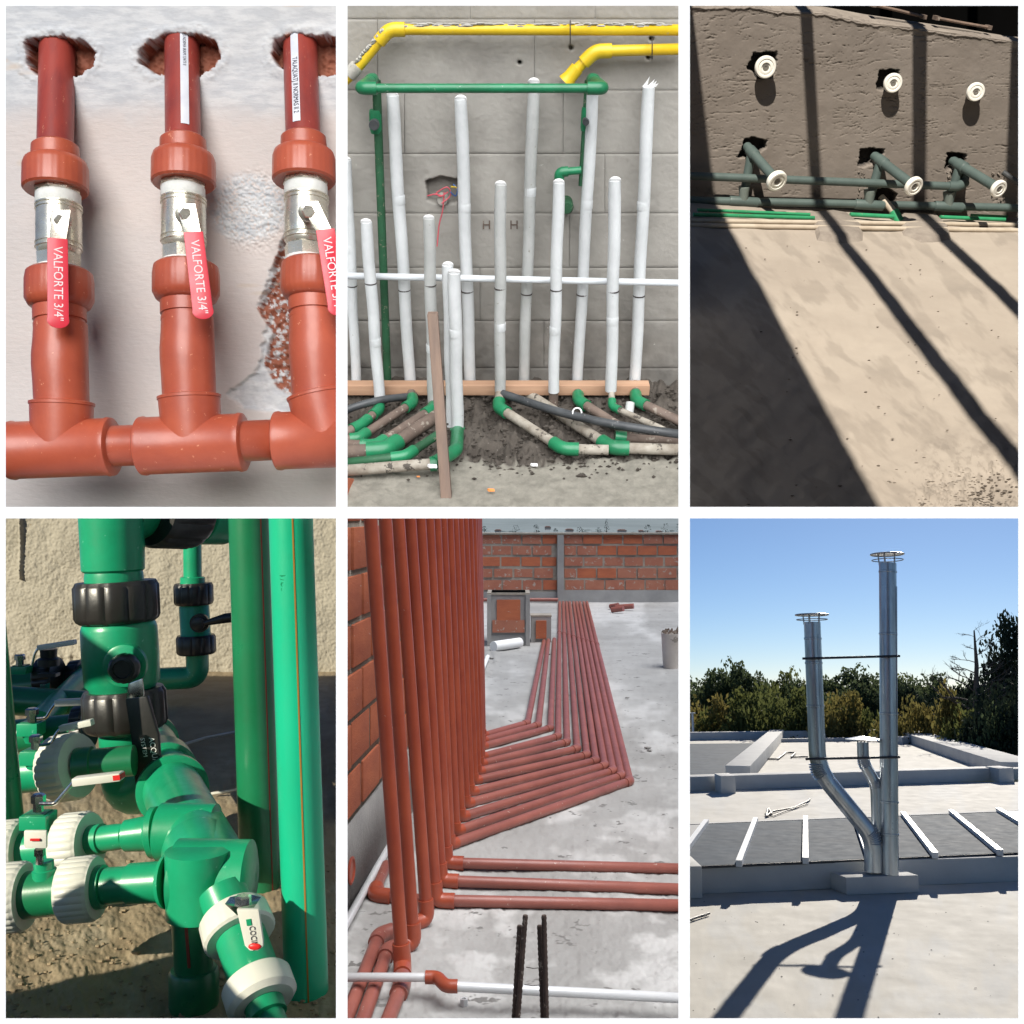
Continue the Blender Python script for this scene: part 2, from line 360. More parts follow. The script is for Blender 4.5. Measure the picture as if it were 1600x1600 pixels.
    MB().prism([at(xv - 15, 328 + dy, zf + .003), at(xv + 15, 328 + dy, zf + .003), at(lx0 + 13, ly0 + 6, zf + .003), at(lx0 - 13, ly0 + 6, zf + .003)], fr * q1 * 3).build('lever_plate', brass, r, bevel=.001)
    A, Bp = lp(lx0, ly0), lp(lx1, ly1); ld = (Bp - A).normalized(); ls = ld.cross(fr).normalized(); hw_ = q1 * 15.5
    ol = [A - ls * hw_ * .9, A + ls * hw_ * .9, Bp + ls * hw_ * .95 - ld * q1 * 4]
    ol += [Bp + ls * hw_ * math.cos(t) + ld * q1 * 12 * math.sin(t) for t in [math.pi * i / 10 for i in range(11)]] + [Bp - ls * hw_ * .95 - ld * q1 * 4]
    lv = MB().prism(ol, fr * q1 * 6).build('lever', red_h, r, bevel=.0022)
    text('VALFORTE 3/4"', A + ld * q1 * 12 + fr * q1 * 6.3, ld, -ls if ls.dot(RIGHT) < 0 else ls, q1 * 18, white_ink, lv, sx=.92 * (1 if k else 1.0))
    if k:
        dd = (pB - pA).normalized(); nn = -ray(xn, 150); nn = (nn - dd * nn.dot(dd)).normalized(); sv = dd.cross(nn).normalized(); sv = sv if sv.dot(RIGHT) > 0 else -sv
        ac = (0, .12, -.34)[k]; a0, a1 = pA + dd * pR * .75, pA.lerp(pB, .93); mb_ = MB(); vs = []
        for e in (a0, a1):
            for j_ in range(7):
                an = ac + (j_ - 3) * .075; vs.append(e + (nn * math.cos(an) + sv * math.sin(an)) * pR * 1.035)
        mb_.add(vs, [(j_, j_ + 1, j_ + 8, j_ + 7) for j_ in range(6)]); s5 = mb_.build('label_strip', sticker, r)
        tn = nn * math.cos(ac) + sv * math.sin(ac); tx_ = sv * math.cos(ac) - nn * math.sin(ac)
        text(('AGUA 25 NORMA IRAM 13473 II', 'TALAQUATJ II NORMAS II 2')[k - 1], pA.lerp(pB, (.9, .62)[k - 1]) + tn * pR * 1.045, -dd, tx_, pR * (.26, .42)[k - 1], black_ink, s5, sx=(.85, .8)[k - 1])

# ================================================================== 2: white lagged pipes against the block wall
CUR[0] = COL['lagged_pipes']
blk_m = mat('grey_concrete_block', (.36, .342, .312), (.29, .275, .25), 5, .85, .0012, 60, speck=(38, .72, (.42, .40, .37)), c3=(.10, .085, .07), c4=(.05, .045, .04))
joint_m = mat('block_joint_mortar', (.27, .255, .23), (.21, .195, .175), 20, .9, .002, 80)
soil_m = mat('churned_dark_soil', (.042, .034, .027), (.085, .072, .06), 14, .9, .004, 50, c3=(.24, .225, .19), c4=(.165, .155, .13), speck=(60, .68, (.17, .155, .135)))
lag = mat('white_foam_lagging', (.66, .68, .69), (.56, .58, .59), 9, .6, .0012, 55, speck=(70, .72, (.33, .32, .30)))
lag_b = mat('greyed_foam_lagging', (.50, .51, .50), (.40, .41, .40), 9, .65, .0012, 55, speck=(70, .66, (.30, .29, .26)))
cond = mat('white_plastic_conduit', (.68, .71, .74), (.60, .63, .66), 12, .35, coat=.2)
green = mat('green_fusion_plastic', (.012, .20, .085), (.010, .145, .06), 16, .4, .0006, 60, speck=(60, .68, (.16, .27, .2)), coat=.15)
green_d = mat('dirty_green_pipe', (.02, .10, .045), (.015, .07, .03), 16, .6, .0008, 60, speck=(55, .62, (.16, .17, .12)))
mudp = mat('muddy_brown_pipe', (.17, .125, .10), (.11, .08, .065), 18, .75, .0012, 70, speck=(40, .6, (.28, .24, .2)))
palep = mat('cement_smeared_pipe', (.36, .33, .28), (.20, .17, .135), 22, .8, .0015, 70, speck=(36, .58, (.07, .06, .05)))
blackp = mat('black_polythene_hose', (.035, .038, .042), (.065, .07, .075), 14, .45, .0005, 60, speck=(40, .66, (.2, .2, .2)))
yellow = mat('yellow_gas_pipe', (.72, .50, .018), (.64, .42, .012), 12, .42, .0005, 60, coat=.15, speck=(46, .68, (.5, .43, .22)))
mortar = mat('splashed_mortar', (.40, .385, .35), (.30, .285, .255), 30, .95, .003, 60)
rail_m = mat('fresh_pine_batten', (.50, .31, .20), (.41, .24, .15), 10, .7, .0008, 60, stretch=(.15, 4, 4))
stake_m = mat('weathered_stake', (.20, .135, .10), (.14, .10, .08), 12, .8, .0012, 60, stretch=(4, 4, .2))
wire_m = mat('dark_binding_wire', (.05, .045, .04), (.04, .03, .03), 20, .6)
pink_w = mat('pink_wire', (.60, .10, .14), (.5, .08, .1), 20, .45)
blue_w = mat('blue_wire', (.05, .15, .4), (.04, .1, .3), 20, .45)
paper_m = mat('white_scrap', (.8, .8, .8), (.7, .7, .7), 20, .7)
orange_m = mat('orange_scrap', (.7, .25, .06), (.5, .18, .05), 20, .7)
LX, LU, LD = W(1, 0, 0), W(0, .844, -.536), W(0, .536, .844)
lo = at(800, 600, 3.2); w2 = Plane(lo, -LD); g2 = Plane(lo, LU)
bw = thing('block_wall', 'grey concrete block wall behind the white lagged pipes', 'wall', w2.hit(800, 610))
MB().prism([w2.hit(530, 640, -.03), w2.hit(1074, 640, -.03), w2.hit(1074, -20, -.03), w2.hit(530, -20, -.03)], LD * .1).build('mortar_bed', joint_m, bw)
rows = [-60, 30, 141, 240, 333, 418, 501, 575, 640]
vj = [(500, 735, 930, 1110), (500, 590, 835, 1090), (420, 632, 880, 1110), (500, 715, 945, 1110), (470, 668, 890, 1110), (500, 750, 960, 1110), (470, 640, 850, 1110), (500, 700, 900, 1110)]
def clampx(v): return max(534, min(1069, v))
for r_ in range(8):
    ya, yb_ = rows[r_] + .35, rows[r_ + 1] - .35
    for c_ in range(3):
        xa, xb_ = clampx(vj[r_][c_]) + .3, clampx(vj[r_][c_ + 1]) - .3
        if yb_ < -20: continue
        ya2 = max(ya, -10); sd = r_ * 7 + c_
        off = (0, 0)
        def hb(X, Y, xa=xa, xb_=xb_, ya=ya2, yb_=yb_, sd=sd):
            e = np.minimum(np.minimum(X - xa, xb_ - X), np.minimum(Y - ya, yb_ - Y))
            h = -.0015 * (1 - smooth(e, 0, 1.6)) + (fnoise(X, Y, 60, 40) - .5) * .004 + (fnoise(X, Y, 4, 41) - .5) * .0015 + (sd * 37 % 5) * .0004
            d = inpoly(X + (fnoise(X, Y, 7, 42) - .5) * 8, Y, [(666, 282), (690, 276), (716, 281), (714, 316), (690, 321), (668, 312)])
            h = h - smooth(d, -1, 2) * .05
            for hx, hy in ((812, 98), (892, 75), (1018, 61), (1013, 90)): h = h - np.exp(-((X - hx) ** 2 + (Y - hy) ** 2) / 5) * .04
            return h
        def mb(X, Y):
            d = inpoly(X + (fnoise(X, Y, 7, 42) - .5) * 8, Y, [(666, 282), (690, 276), (716, 281), (714, 316), (690, 321), (668, 312)])
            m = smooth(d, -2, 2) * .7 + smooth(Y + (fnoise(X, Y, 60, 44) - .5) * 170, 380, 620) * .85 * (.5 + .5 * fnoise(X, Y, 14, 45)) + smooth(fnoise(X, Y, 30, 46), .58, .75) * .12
            for hx, hy in ((812, 98), (892, 75), (1018, 61), (1013, 90)): m = m + np.exp(-((X - hx) ** 2 + (Y - hy) ** 2) / 6) * 1.5
            return m
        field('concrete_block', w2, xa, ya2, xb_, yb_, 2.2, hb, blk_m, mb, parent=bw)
def hg(X, Y):
    slab = smooth(Y - (728 + (fnoise(X, X * 0, 60, 50) - .5) * 26 - (X - 640) * .02), -3, 6)
    rough = (fnoise(X, Y, 12, 51, 4, .5) - .5) * .05 + (fnoise(X, Y, 70, 52) - .5) * .04 - .005 + np.clip(1 - abs(Y - 605) / 22, 0, 1) * .03 * fnoise(X, Y, 20, 53)
    return rough * (1 - slab) + slab * (.006 + (fnoise(X, Y, 22, 54) - .5) * .012)
def mg(X, Y): return smooth(Y - (728 + (fnoise(X, X * 0, 60, 50) - .5) * 26 - (X - 640) * .02) + (fnoise(X, Y, 8, 55) - .5) * 16, -6, 6)
tag(field('ground', g2, 534, 585, 1069, 801, 1.6, hg, soil_m, mg), 'dark churned soil giving way to grey slab in front of the lagged pipes', 'ground', kind='structure')
random.seed(31); cl = MB()
for i in range(1500):
    x = random.uniform(536, 1066); y = random.uniform(604, 735) if i % 25 else random.uniform(728, 750); p = g2.hit(x, y, random.uniform(-.006, .012)); r_ = random.uniform(.002, .007) * (1.9 if i % 13 == 0 else 1)
    cl.ball(p, r_, 5, (random.uniform(.8, 1.5), 1, random.uniform(.6, 1)))
tag(cl.build('soil_clods', soil_m), 'loose clods and crumbs of dark soil around the ground pipes', 'soil', kind='stuff')
# white pipes: top, bottom, radius, back row?, lagging kind, label
row2 = [
    (541, 250, 557, 604, 8, 1, 'white lagged pipe cut by the upright at the far left of the block wall'),
    (572, 347, 593, 622, 9, 0, 'short white lagged pipe nearest the left end, ending level with the wire recess'),
    (613, 149, 641, 600, 9.5, 1, 'tall white lagged pipe just right of the green downpipe'),
    (670, 341, 677, 630, 9, 0, 'white lagged pipe rising directly behind the grey-brown timber stake'),
    (720, 155, 735, 600, 9.5, 1, 'tall white lagged pipe beside the wall recess with pink wires'),
    (700, 414, 706, 668, 9, 2, 'shorter white lagged pipe tucked behind its twin, left of it'),
    (710, 426, 715, 676, 10, 3, 'shortest front white lagged pipe standing on a big green elbow'),
    (782, 288, 781, 612, 9, 0, 'medium white lagged pipe in the middle with a bare brown foot'),
    (834, 128, 818, 600, 9, 1, 'tall white lagged pipe whose tip pokes above the green cross pipe'),
    (873, 285, 865, 612, 9, 0, 'medium white lagged pipe in front of the small green branch'),
    (926, 146, 902, 600, 9, 1, 'tall white lagged pipe under the right end of the green cross pipe'),
    (961, 282, 955, 610, 9.5, 0, 'medium white lagged pipe second from the right end'),
    (1014, 136, 992, 596, 9.5, 1, 'tall white lagged pipe at the right with a torn top'),
]
OFF = {1: .055, 0: .155, 2: .27, 3: .30}
BOT = {}
for i, (x0, y0, x1, y1, r, k, lab) in enumerate(row2):
    of = OFF[k]; a, b_ = w2.hit(x1, y1, of), w2.hit(x0, y0, of); rr = pr(b_ * .5 + a * .5, r)
    t = thing('lagged_pipe', lab, 'pipe', a, 'white lagged pipes against the block wall')
    n = 14; pts = [a.lerp(b_, j / n) + LX * math.sin(j * .9 + i) * .0012 for j in range(n + 1)]
    rs = [rr * (1 + .012 * math.sin(j * 2.1 + i * 1.7)) for j in range(n + 1)]; rs[-1] *= .93
    MB().tube(pts, rs, 20, wob=.012).build('lagging', (lag_b if i in (3, 7, 8) else lag), t)
    d = (b_ - a).normalized()
    if i != 12: MB().ball(b_, rr * .97, 14, (1, 1, .5)).build('end_plug', paper_m, t)
    else:
        bb = MB()
        for j in range(5):
            an = j * 1.3; p = b_ + (LX * math.cos(an) + LD * math.sin(an)) * rr * .7
            bb.prism([p - LX * rr * .35, p + LX * rr * .35, p + d * rr * (.5 + (j % 3) * .45) + LX * rr * .7], LD * .004)
        bb.build('torn_end', paper_m, t)
    for q_ in ((.3,) if i % 2 else (.62,)):
        c = a.lerp(b_, q_ + .02 * (i % 3)); MB().lathe(c, d, [(0, rr * 1.0), (.002, rr * 1.03), (.022, rr * 1.03), (.024, rr)], 18).build('tape_wrap', lag, t)
    BOT[i] = a
    if i == 9:
        f = w2.hit(x1 - (x0 - x1) * .06, y1 + 24, of); MB().tube([a + d * .01, f], rr * .88, 16).build('bare_foot', mudp, t)
    cy = 431 + (x0 - 543) * .023
    if k in (0, 1):
        s_ = (cy + 4 - y0) / (y1 - y0); c = b_.lerp(a, s_)
        MB().lathe(c - d * .003, d, [(0, rr * 1.01), (.002, rr * 1.06), (.004, rr * 1.01)], 18).build('tie_wire', wire_m, t)
def ptube(name, lab, cat, pl, pts, r, m, offs=.03, group=None, fil=.03, n=16, elb=None, em=None):
    """pipe through picture points lying at given heights above a plane"""
    P = [p if isinstance(p, Vector) else pl.hit(p[0], p[1], (p[2] if len(p) > 2 else offs)) for p in pts]; rr = pr(P[0], r)
    t = thing(name, lab, cat, P[0], group)
    MB().tube(fillet(P, fil) if len(P) > 2 else P, rr, n).build('pipe', m, t)
    for e in (elb or []):
        c = P[e]; q = []
        if e > 0: q.append(c + (P[e - 1] - c).normalized() * min(rr * 3.0, (P[e - 1] - c).length * .4))
        q.append(c)
        if e < len(P) - 1: q.append(c + (P[e + 1] - c).normalized() * min(rr * 3.0, (P[e + 1] - c).length * .4))
        if len(q) == 2: MB().tube(q, rr * 1.32, n).build('socket', em or green, t)
        else: MB().tube(fillet(q, rr * 1.6), rr * 1.32, n).build('elbow', em or green, t)
    return t
Z2 = lambda x, y: (540 + x / 3.019, 390 + y / 3.019)
def z2(pts): return [BOT[p] if isinstance(p, int) else Z2(p[0], p[1]) + tuple(p[2:]) for p in pts]
gp = 'pipes laid on the dark soil'
ptube('ground_pipe', 'short muddy pipe with green elbows below the leftmost short white pipe', 'pipe', g2, z2([1, (158, 755), (75, 825), (-40, 880)]), 6.5, mudp, group=gp, elb=[1, 2])
ptube('ground_pipe', 'long muddy pipe ending in a green elbow, second from the left on the soil', 'pipe', g2, z2([2, (318, 722), (60, 890), (-40, 900)]), 6.5, mudp, group=gp, elb=[1, 2])
ptube('ground_pipe', 'slim muddy pipe running down left from behind the timber stake', 'pipe', g2, z2([3, (412, 750), (140, 925), (-40, 915)]), 7, mudp, group=gp, elb=[1, 2])
ptube('ground_pipe', 'thick brown pipe with green elbow in the left foreground soil', 'pipe', g2, z2([(440, 775, .02), (190, 945), (-40, 955)]), 10, mudp, group=gp, elb=[1])
ptube('ground_pipe', 'green pipe sloping down left behind the stake to a green coupling', 'pipe', g2, z2([(440, 870, .05), (280, 975, .04), (-40, 1010, .03)]), 7, green_d, group=gp, elb=[1])
ptube('ground_pipe', 'front cement-smeared green pipe ending in a big green socket', 'pipe', g2, z2([(430, 1010, .04), (350, 1015, .04), (-40, 1045, .03)]), 9, palep, group=gp, elb=[0])
t = thing('green_bend', 'big bright green elbow carrying the shortest front white pipe', 'pipe fitting', g2.hit(*Z2(480, 1000)))
p0 = w2.hit(715, 672, .30); MB().tube(fillet([p0, g2.hit(*Z2(522, 950), .05), g2.hit(*Z2(420, 1005), .045)], .06), pr(p0, 10), 18).build('elbow', green, t)
MB().lathe(p0, (w2.hit(710, 640, .3) - p0), [(-.03, pr(p0, 11.5)), (.006, pr(p0, 11.5))], 18).build('collar', green, t)
ptube('ground_pipe', 'pale pipe running down right from the middle green elbow', 'pipe', g2, z2([7, (722, 745), (1025, 940), (1240, 945)]), 7.5, palep, group=gp, elb=[1, 2])
ptube('ground_pipe', 'second pale pipe running parallel to the right into a green elbow', 'pipe', g2, z2([(860, 680, .01), (1255, 935), (1620, 945)]), 8, palep, group=gp, elb=[1])
ptube('ground_pipe', 'black hose crossing over the pipes towards the right', 'hose', g2, z2([(740, 680, .05), (860, 720, .05), (1000, 765, .06), (1250, 825, .07), (1640, 880, .07)]), 6.5, blackp, fil=.1)
ptube('ground_pipe', 'black hose lying behind the left elbows on the soil', 'hose', g2, z2([(-30, 770, .03), (60, 735, .05), (180, 705, .05), (330, 690, .02)]), 6, blackp, fil=.1)
ptube('ground_pipe', 'brown pipe with green coupling at the right edge of the soil', 'pipe', g2, z2([(1270, 880, .03), (1400, 895, .02), (1620, 905, .02)]), 7, mudp, group=gp, elb=[0])
ptube('ground_pipe', 'thin pale pipe falling right from the small green elbow', 'pipe', g2, z2([11, (1258, 742), (1500, 850)]), 5, palep, group=gp, elb=[1])
ptube('ground_pipe', 'dark muddy pipe half buried between the two right-hand white pipes', 'pipe', g2, z2([10, (1098, 712), (1340, 865)]), 7, mudp, group=gp, elb=[1])
ptube('ground_pipe', 'dark muddy pipe leaving towards the right edge behind the hose', 'pipe', g2, z2([12, (1370, 712), (1620, 830)]), 7, mudp, group=gp, elb=[1])
ptube('pipe_stub', 'short capped grey stub standing in the soil at the right', 'pipe', g2, z2([(1335, 785, .0), (1343, 722, .03)]), 7, lag_b)
t = thing('loose_clip', 'white ring clip hanging on the black hose', 'clip', g2.hit(*Z2(1092, 775)))
c = g2.hit(*Z2(1092, 768), .075); MB().tube([c + (LX * math.cos(a) + W(0, 1, 0) * math.sin(a)) * pr(c, 7) for a in [i * .5 - 1 for i in range(11)]], pr(c, 1.3), 8).build('ring', paper_m, t)
ptube('conduit', 'thin white conduit tied across the standing pipes', 'pipe', w2, [(500, 430, .105), (1100, 443, .105)], 5.2, cond)
t = thing('timber_rail', 'horizontal pine rail holding the feet of the white pipes', 'timber', w2.hit(780, 606, .1))
a, b_ = w2.hit(520, 606, .10), w2.hit(1014, 606, .10); hh = pr(a, 8.5)
MB().box((a + b_) / 2, (b_ - a) / 2, LU * hh, LD * .02).build('rail', rail_m, t, bevel=.003)
t = thing('timber_stake', 'grey-brown timber stake standing in front of the white pipes', 'timber', g2.hit(698, 785))
a, b_ = w2.hit(699, 797, .70), w2.hit(676, 489, .40); d = (b_ - a).normalized()
MB().box((a + b_) / 2, LX * pr((a + b_) / 2, 8.5), (b_ - a) / 2, LD * .012).build('stake', stake_m, t, bevel=.003)
# green pipework
ge = MB()
t = thing('green_cross_pipe', 'dusty green pipe frame crossing the wall above the white pipes', 'pipe', w2.hit(750, 140, .2))
OG = .24
L0, R0 = w2.hit(563, 138, OG), w2.hit(943, 138, OG); rr = pr(L0, 7)
MB().tube([L0, R0], rr, 20).build('pipe', green, t)
for C_, bx, by in ((L0, 583, 124), (R0, 925, 124)):
    bk = w2.hit(bx, by, .05); MB().tube(fillet([C_ + (R0 - L0).normalized() * (.04 if C_ is L0 else -.04), C_, bk], .02), rr * 1.4, 18).build('elbow', green, t)
    MB().lathe(bk + (C_ - bk) * .25, bk - C_, [(0, rr * 1.5), (.02, rr * 1.6), (.035, rr * 1.5)], 20).build('collar', green, t)
def down(x0, y0, x1, y1, r, lab, vx, vy):
    t = thing('green_downpipe', lab, 'pipe', w2.hit(x1, y1, .05)); a, b_ = w2.hit(x0, y0, .05), w2.hit(x1, y1, .05); rr = pr(a, r)
    MB().tube([a, b_], rr, 18).build('pipe', green_d, t)
    v = w2.hit(vx, vy, .05); d = (b_ - a).normalized()
    MB().lathe(v - d * .03, d, [(0, rr * 1.3), (.01, rr * 1.45), (.05, rr * 1.45), (.06, rr * 1.2)], 18).build('valve_body', green, t)
    MB().lathe(v - LD * rr, -LD, [(0, rr * .9), (.02, rr * 1.2), (.035, rr * 1.1)], 12, .06, 6).build('knob', blackp, t)
    return t
down(588, 125, 606, 606, 7, 'dark green downpipe with small valve at the left of the block wall', 587, 190)
down(918, 125, 908, 290, 4.5, 'thin green downpipe mostly hidden behind a tall white pipe', 914, 186)
t = ptube('green_branch', 'small green elbow branch turning down behind a medium white pipe', 'pipe', w2, [(908, 266, .06), (874, 269, .06), (872, 330, .06)], 6, green, elb=[1], fil=.03)
t = thing('small_valve', 'small dark green valve knob peeping right of a medium white pipe', 'valve', w2.hit(884, 316)); MB().lathe(w2.hit(884, 316, 0), -LD, [(0, .02), (.05, .02), (.06, .015)], 14).build('knob', green_d, t)
# yellow gas pipes
t = ptube('yellow_gas_pipe', 'upper yellow pipe splashed with mortar, bending down at the left', 'pipe', w2, [(530, 133, .05), (550, 116, .05), (608, 46, .05), (1090, 47, .05)], 8, yellow, elb=[2], em=yellow, fil=.03)
mbm = MB()
random.seed(3)
for i in range(150):
    x = random.uniform(628, 1060) if i % 3 else random.uniform(640, 740); p = w2.hit(x, 38 + random.uniform(-2, 3.4), .05) - LD * random.uniform(0, .01)
    mbm.ball(p, pr(p, random.uniform(1.5, 5.0)), 6, (2.2, .7, .45))
for i in range(60):
    u = random.random(); p = w2.hit(548 + u * 52 + random.uniform(-3, 1), 112 - u * 62 - 4, .05) - LD * .01; mbm.ball(p, pr(p, random.uniform(1.5, 4)), 6)
tag(mbm.build('mortar_splashes', mortar, t), kind='stuff')
c = w2.hit(546, 118, .05); MB().lathe(c, w2.hit(560, 101, .05) - c, [(0, pr(c, 11)), (.03, pr(c, 11)), (.034, pr(c, 9))], 18).build('coupling', mortar, t)
t = ptube('yellow_gas_pipe', 'lower yellow pipe that elbows down into the wall above the white pipes', 'pipe', w2, [(1090, 76, .05), (930, 80, .05), (885, 124, .05)], 8.5, yellow, elb=[1], em=yellow, fil=.03)
c = w2.hit(902, 106, .05); e = w2.hit(884, 128, .05); MB().lathe(c, e - c, [(0, pr(c, 11)), ((e - c).length * .6, pr(c, 11)), ((e - c).length, pr(c, 13.5))], 20).build('end_socket', yellow, t)
for x, y0, y1 in ((891, 32, 76), (1019, 59, 92)):
    t = thing('binding_wire', 'dark wire tie holding the ' + ('upper' if x < 900 else 'lower') + ' yellow pipe to the block wall', 'wire', w2.hit(x, y1))
    MB().tube(fillet([w2.hit(x, y1, .0), w2.hit(x, y1 - 10, .085), w2.hit(x, y0 + 4, .09), w2.hit(x, y0, .03)], .02), .0015, 6).build('wire', wire_m, t)
t = thing('wire_bundle', 'tangle of pink and blue wires hanging from the wall recess', 'wire', w2.hit(700, 300))
random.seed(5)
for k_, (m_, pts) in enumerate([(pink_w, [(700, 300), (688, 308), (680, 302), (700, 290), (706, 305), (690, 318)]), (pink_w, [(694, 300), (692, 330), (686, 350), (683, 385)]), (blue_w, [(708, 288), (716, 296), (712, 308), (704, 300)]), (pink_w, [(668, 306), (680, 303), (690, 306)]), (yellow, [(705, 292), (713, 292), (716, 300)])]):
    MB().tube(fillet([w2.hit(x, y, .02 + .01 * (j % 2)) for j, (x, y) in enumerate(pts)], .02), .0019, 6).build('wire', m_, t)
MB().lathe(w2.hit(692, 309, -.01), -LD, [(0, .016), (.03, .014)], 10).build('connector', mortar, t)
hm = thing('chalk_mark', 'two faint H marks scratched on the block wall between white pipes', 'wall mark', w2.hit(780, 350))
for x in (757, 800): text('H', w2.hit(x - 4, 352, .004), LX, LU, .036, mudp, hm)
for x, y, m_, lab, s_ in ((685, 1137, orange_m, 'orange scrap lying on the slab in front of the pipes', 6), (888, 1018, paper_m, 'white scrap lying at the edge of the dark soil', 6), (408, 1025, paper_m, 'white scrap stuck on the front green socket', 8), (342, 1072, orange_m, 'tiny reddish chip beside the front pipe', 3)):
    c = g2.hit(*Z2(x, y), .012 if s_ != 8 else .08); q = pr(c, s_)
    tag(MB().hexa([c + LX * -q + LD * q * .3, c + LX * q * .8, c + LX * q - LD * q * .5, c - LX * q * .5 - LD * q * .5], [c + LX * -q * .8 + LD * q * .3 + LU * q * .5, c + LX * q * .9 + LU * q * .6, c + LX * q - LD * q * .3 + LU * q * .3, c - LX * q * .5 - LD * q * .4 + LU * q * .5]).build('scrap', m_), lab, 'litter')

# ================================================================== 3: sunny yard with grey waste pipes
CUR[0] = COL['yard']
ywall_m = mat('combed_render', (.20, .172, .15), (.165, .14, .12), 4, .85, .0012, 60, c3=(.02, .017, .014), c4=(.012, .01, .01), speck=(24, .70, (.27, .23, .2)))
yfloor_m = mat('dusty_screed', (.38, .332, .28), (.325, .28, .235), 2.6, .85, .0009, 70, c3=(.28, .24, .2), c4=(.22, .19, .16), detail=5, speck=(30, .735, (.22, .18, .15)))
gpvc = mat('grey_green_waste_pipe', (.075, .105, .098), (.06, .085, .08), 16, .5, .0004, 60)
gpvc_c = mat('dusty_grey_collar', (.17, .20, .18), (.13, .16, .15), 18, .6)
capw = mat('white_cap_plastic', (.78, .76, .70), (.72, .70, .64), 12, .35, coat=.2)
cap_in = mat('grey_cap_screw', (.16, .15, .13), (.11, .1, .09), 12, .4)
gfloor = mat('bright_green_floor_pipe', (.03, .27, .12), (.02, .19, .08), 14, .45, .0005, 60, speck=(50, .66, (.3, .3, .24)))
pipew = mat('cream_floor_pipe', (.47, .41, .33), (.38, .32, .25), 14, .6, .0006, 60)
patch_m = mat('mortar_patch', (.27, .235, .2), (.2, .17, .145), 16, .9, .002, 60)
dark_m = mat('shade_black', (.004, .004, .004), (.003, .003, .003), 6, .95, spec=0)  # near-black colour stands in for shade beyond the wall and inside the box
board_m = mat('rough_roof_boards', (.05, .045, .04), (.04, .035, .03), 6, .9)
YD = YX.cross(YU); YD = YD if YD.dot(AHEAD) > 0 else -YD
yo = at(1335, 329, 4.7); w3 = Plane(yo, -YD); g3 = Plane(yo, YU)
Z3 = lambda x, y: (1070 + x / 3.019, y / 3.019)
topline = [(1060, 9), (1180, 9), (1210, 16), (1285, 20), (1350, 34), (1424, 42), (1500, 52), (1572, 62), (1615, 66)]
tx, ty = zip(*topline)
yh = [[(1178, 84), (1214, 80), (1212, 110), (1206, 121), (1182, 124), (1177, 112), (1168, 108)], [(1374, 109), (1405, 109), (1402, 122), (1396, 142), (1370, 140)],
      [(1163, 217), (1178, 214), (1199, 220), (1196, 231), (1186, 240), (1164, 246), (1152, 246), (1160, 234)], [(1346, 233), (1360, 232), (1382, 233), (1380, 241), (1370, 250), (1352, 262), (1341, 260)], [(1482, 240), (1496, 238), (1511, 243), (1509, 252), (1492, 258), (1480, 270), (1476, 262)],
      [(1368, 296), (1385, 293), (1402, 303), (1400, 318), (1380, 322), (1366, 308)], [(1515, 135), (1526, 132), (1530, 150), (1514, 156)]]
def h3(X, Y):
    warp = (fnoise(X, Y, 70, 60) - .5) * 26
    g = fnoise(X * .075 + 5, Y + warp + X * .06, 3.6, 61, 2, .4); h = -.0042 * np.clip(1 - abs(g - .5) / .028, 0, 1) * smooth(fnoise(X, Y, 34, 64), .28, .48) + (fnoise(X, Y, 50, 62) - .5) * .008
    jx = (fnoise(X, Y, 5, 63) - .5) * 5
    for p in yh: h = h - smooth(inpoly(X + jx, Y + jx, p), -1, 1.5) * .045
    te = np.interp(X, tx, ty) + (fnoise(X, X * 0, 9, 65) - .5) * 6
    return h + np.exp(-((Y - te - 3) / 3.0) ** 2) * .006 - .03 * (1 - smooth(Y - te, -2, 3))
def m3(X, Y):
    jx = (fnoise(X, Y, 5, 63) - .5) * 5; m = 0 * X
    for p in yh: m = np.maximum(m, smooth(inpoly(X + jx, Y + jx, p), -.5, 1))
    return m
yw = thing('rendered_wall', 'low brown-grey combed render wall with white-capped pipe outlets', 'wall', w3.hit(1335, 365))
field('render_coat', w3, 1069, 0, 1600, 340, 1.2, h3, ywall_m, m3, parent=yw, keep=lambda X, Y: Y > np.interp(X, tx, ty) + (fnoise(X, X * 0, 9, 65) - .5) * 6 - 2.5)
# cut everything above the coping: coping follows the broken arris
cp = MB(); bt = [w3.hit(x, y + 1, .004) for x, y in topline[1:]]; up = [w3.hit(x, y, -.12) for (x, _), y in zip(topline[1:], (5, 7, 10, 22, 33, 44, 56, 60))]
for i in range(len(bt) - 1): cp.hexa([bt[i], bt[i + 1], up[i + 1], up[i]], [p - YU * .05 + YD * .01 for p in (bt[i], bt[i + 1], up[i + 1], up[i])])
cp.build('coping', patch_m, yw)
ptsA = [w3.hit(x, y + 30, -.03) for x, y in topline[1:]]
t = thing('painted_dark_backdrop', 'added black sheet standing in for the dark beyond the low rendered wall', 'wall', w3.hit(1335, 300, -.6))
MB().prism([w3.hit(900, 400, -.55), w3.hit(1900, 400, -.55), w3.hit(1900, -500, -.55), w3.hit(900, -500, -.55)], YD * .1).build('wall_face', dark_m, t)  # coloured near-black in place of shade, since sun still reaches it
for pts, lab in (([(910, 45), (1030, 72), (1148, 102)], 'first rusty rod lying along the top of the low wall'), ([(1210, 107), (1330, 130), (1458, 152)], 'second rusty rod lying further right along the wall top')):
    P = [w3.hit(*Z3(*p)) + YD * .05 + YU * .012 for p in pts]; t = thing('rusty_rod', lab, 'rod', P[0]); MB().tube(P, .006, 8).build('rod', stake_m, t); MB().tube([p + YD * .02 for p in P], .005, 8).build('rod', mudp, t)
    for e in (P[0], P[-1]): MB().box(e + YD * .01, YX * .008, YD * .02, YU * .008).build('tie', mudp, t)
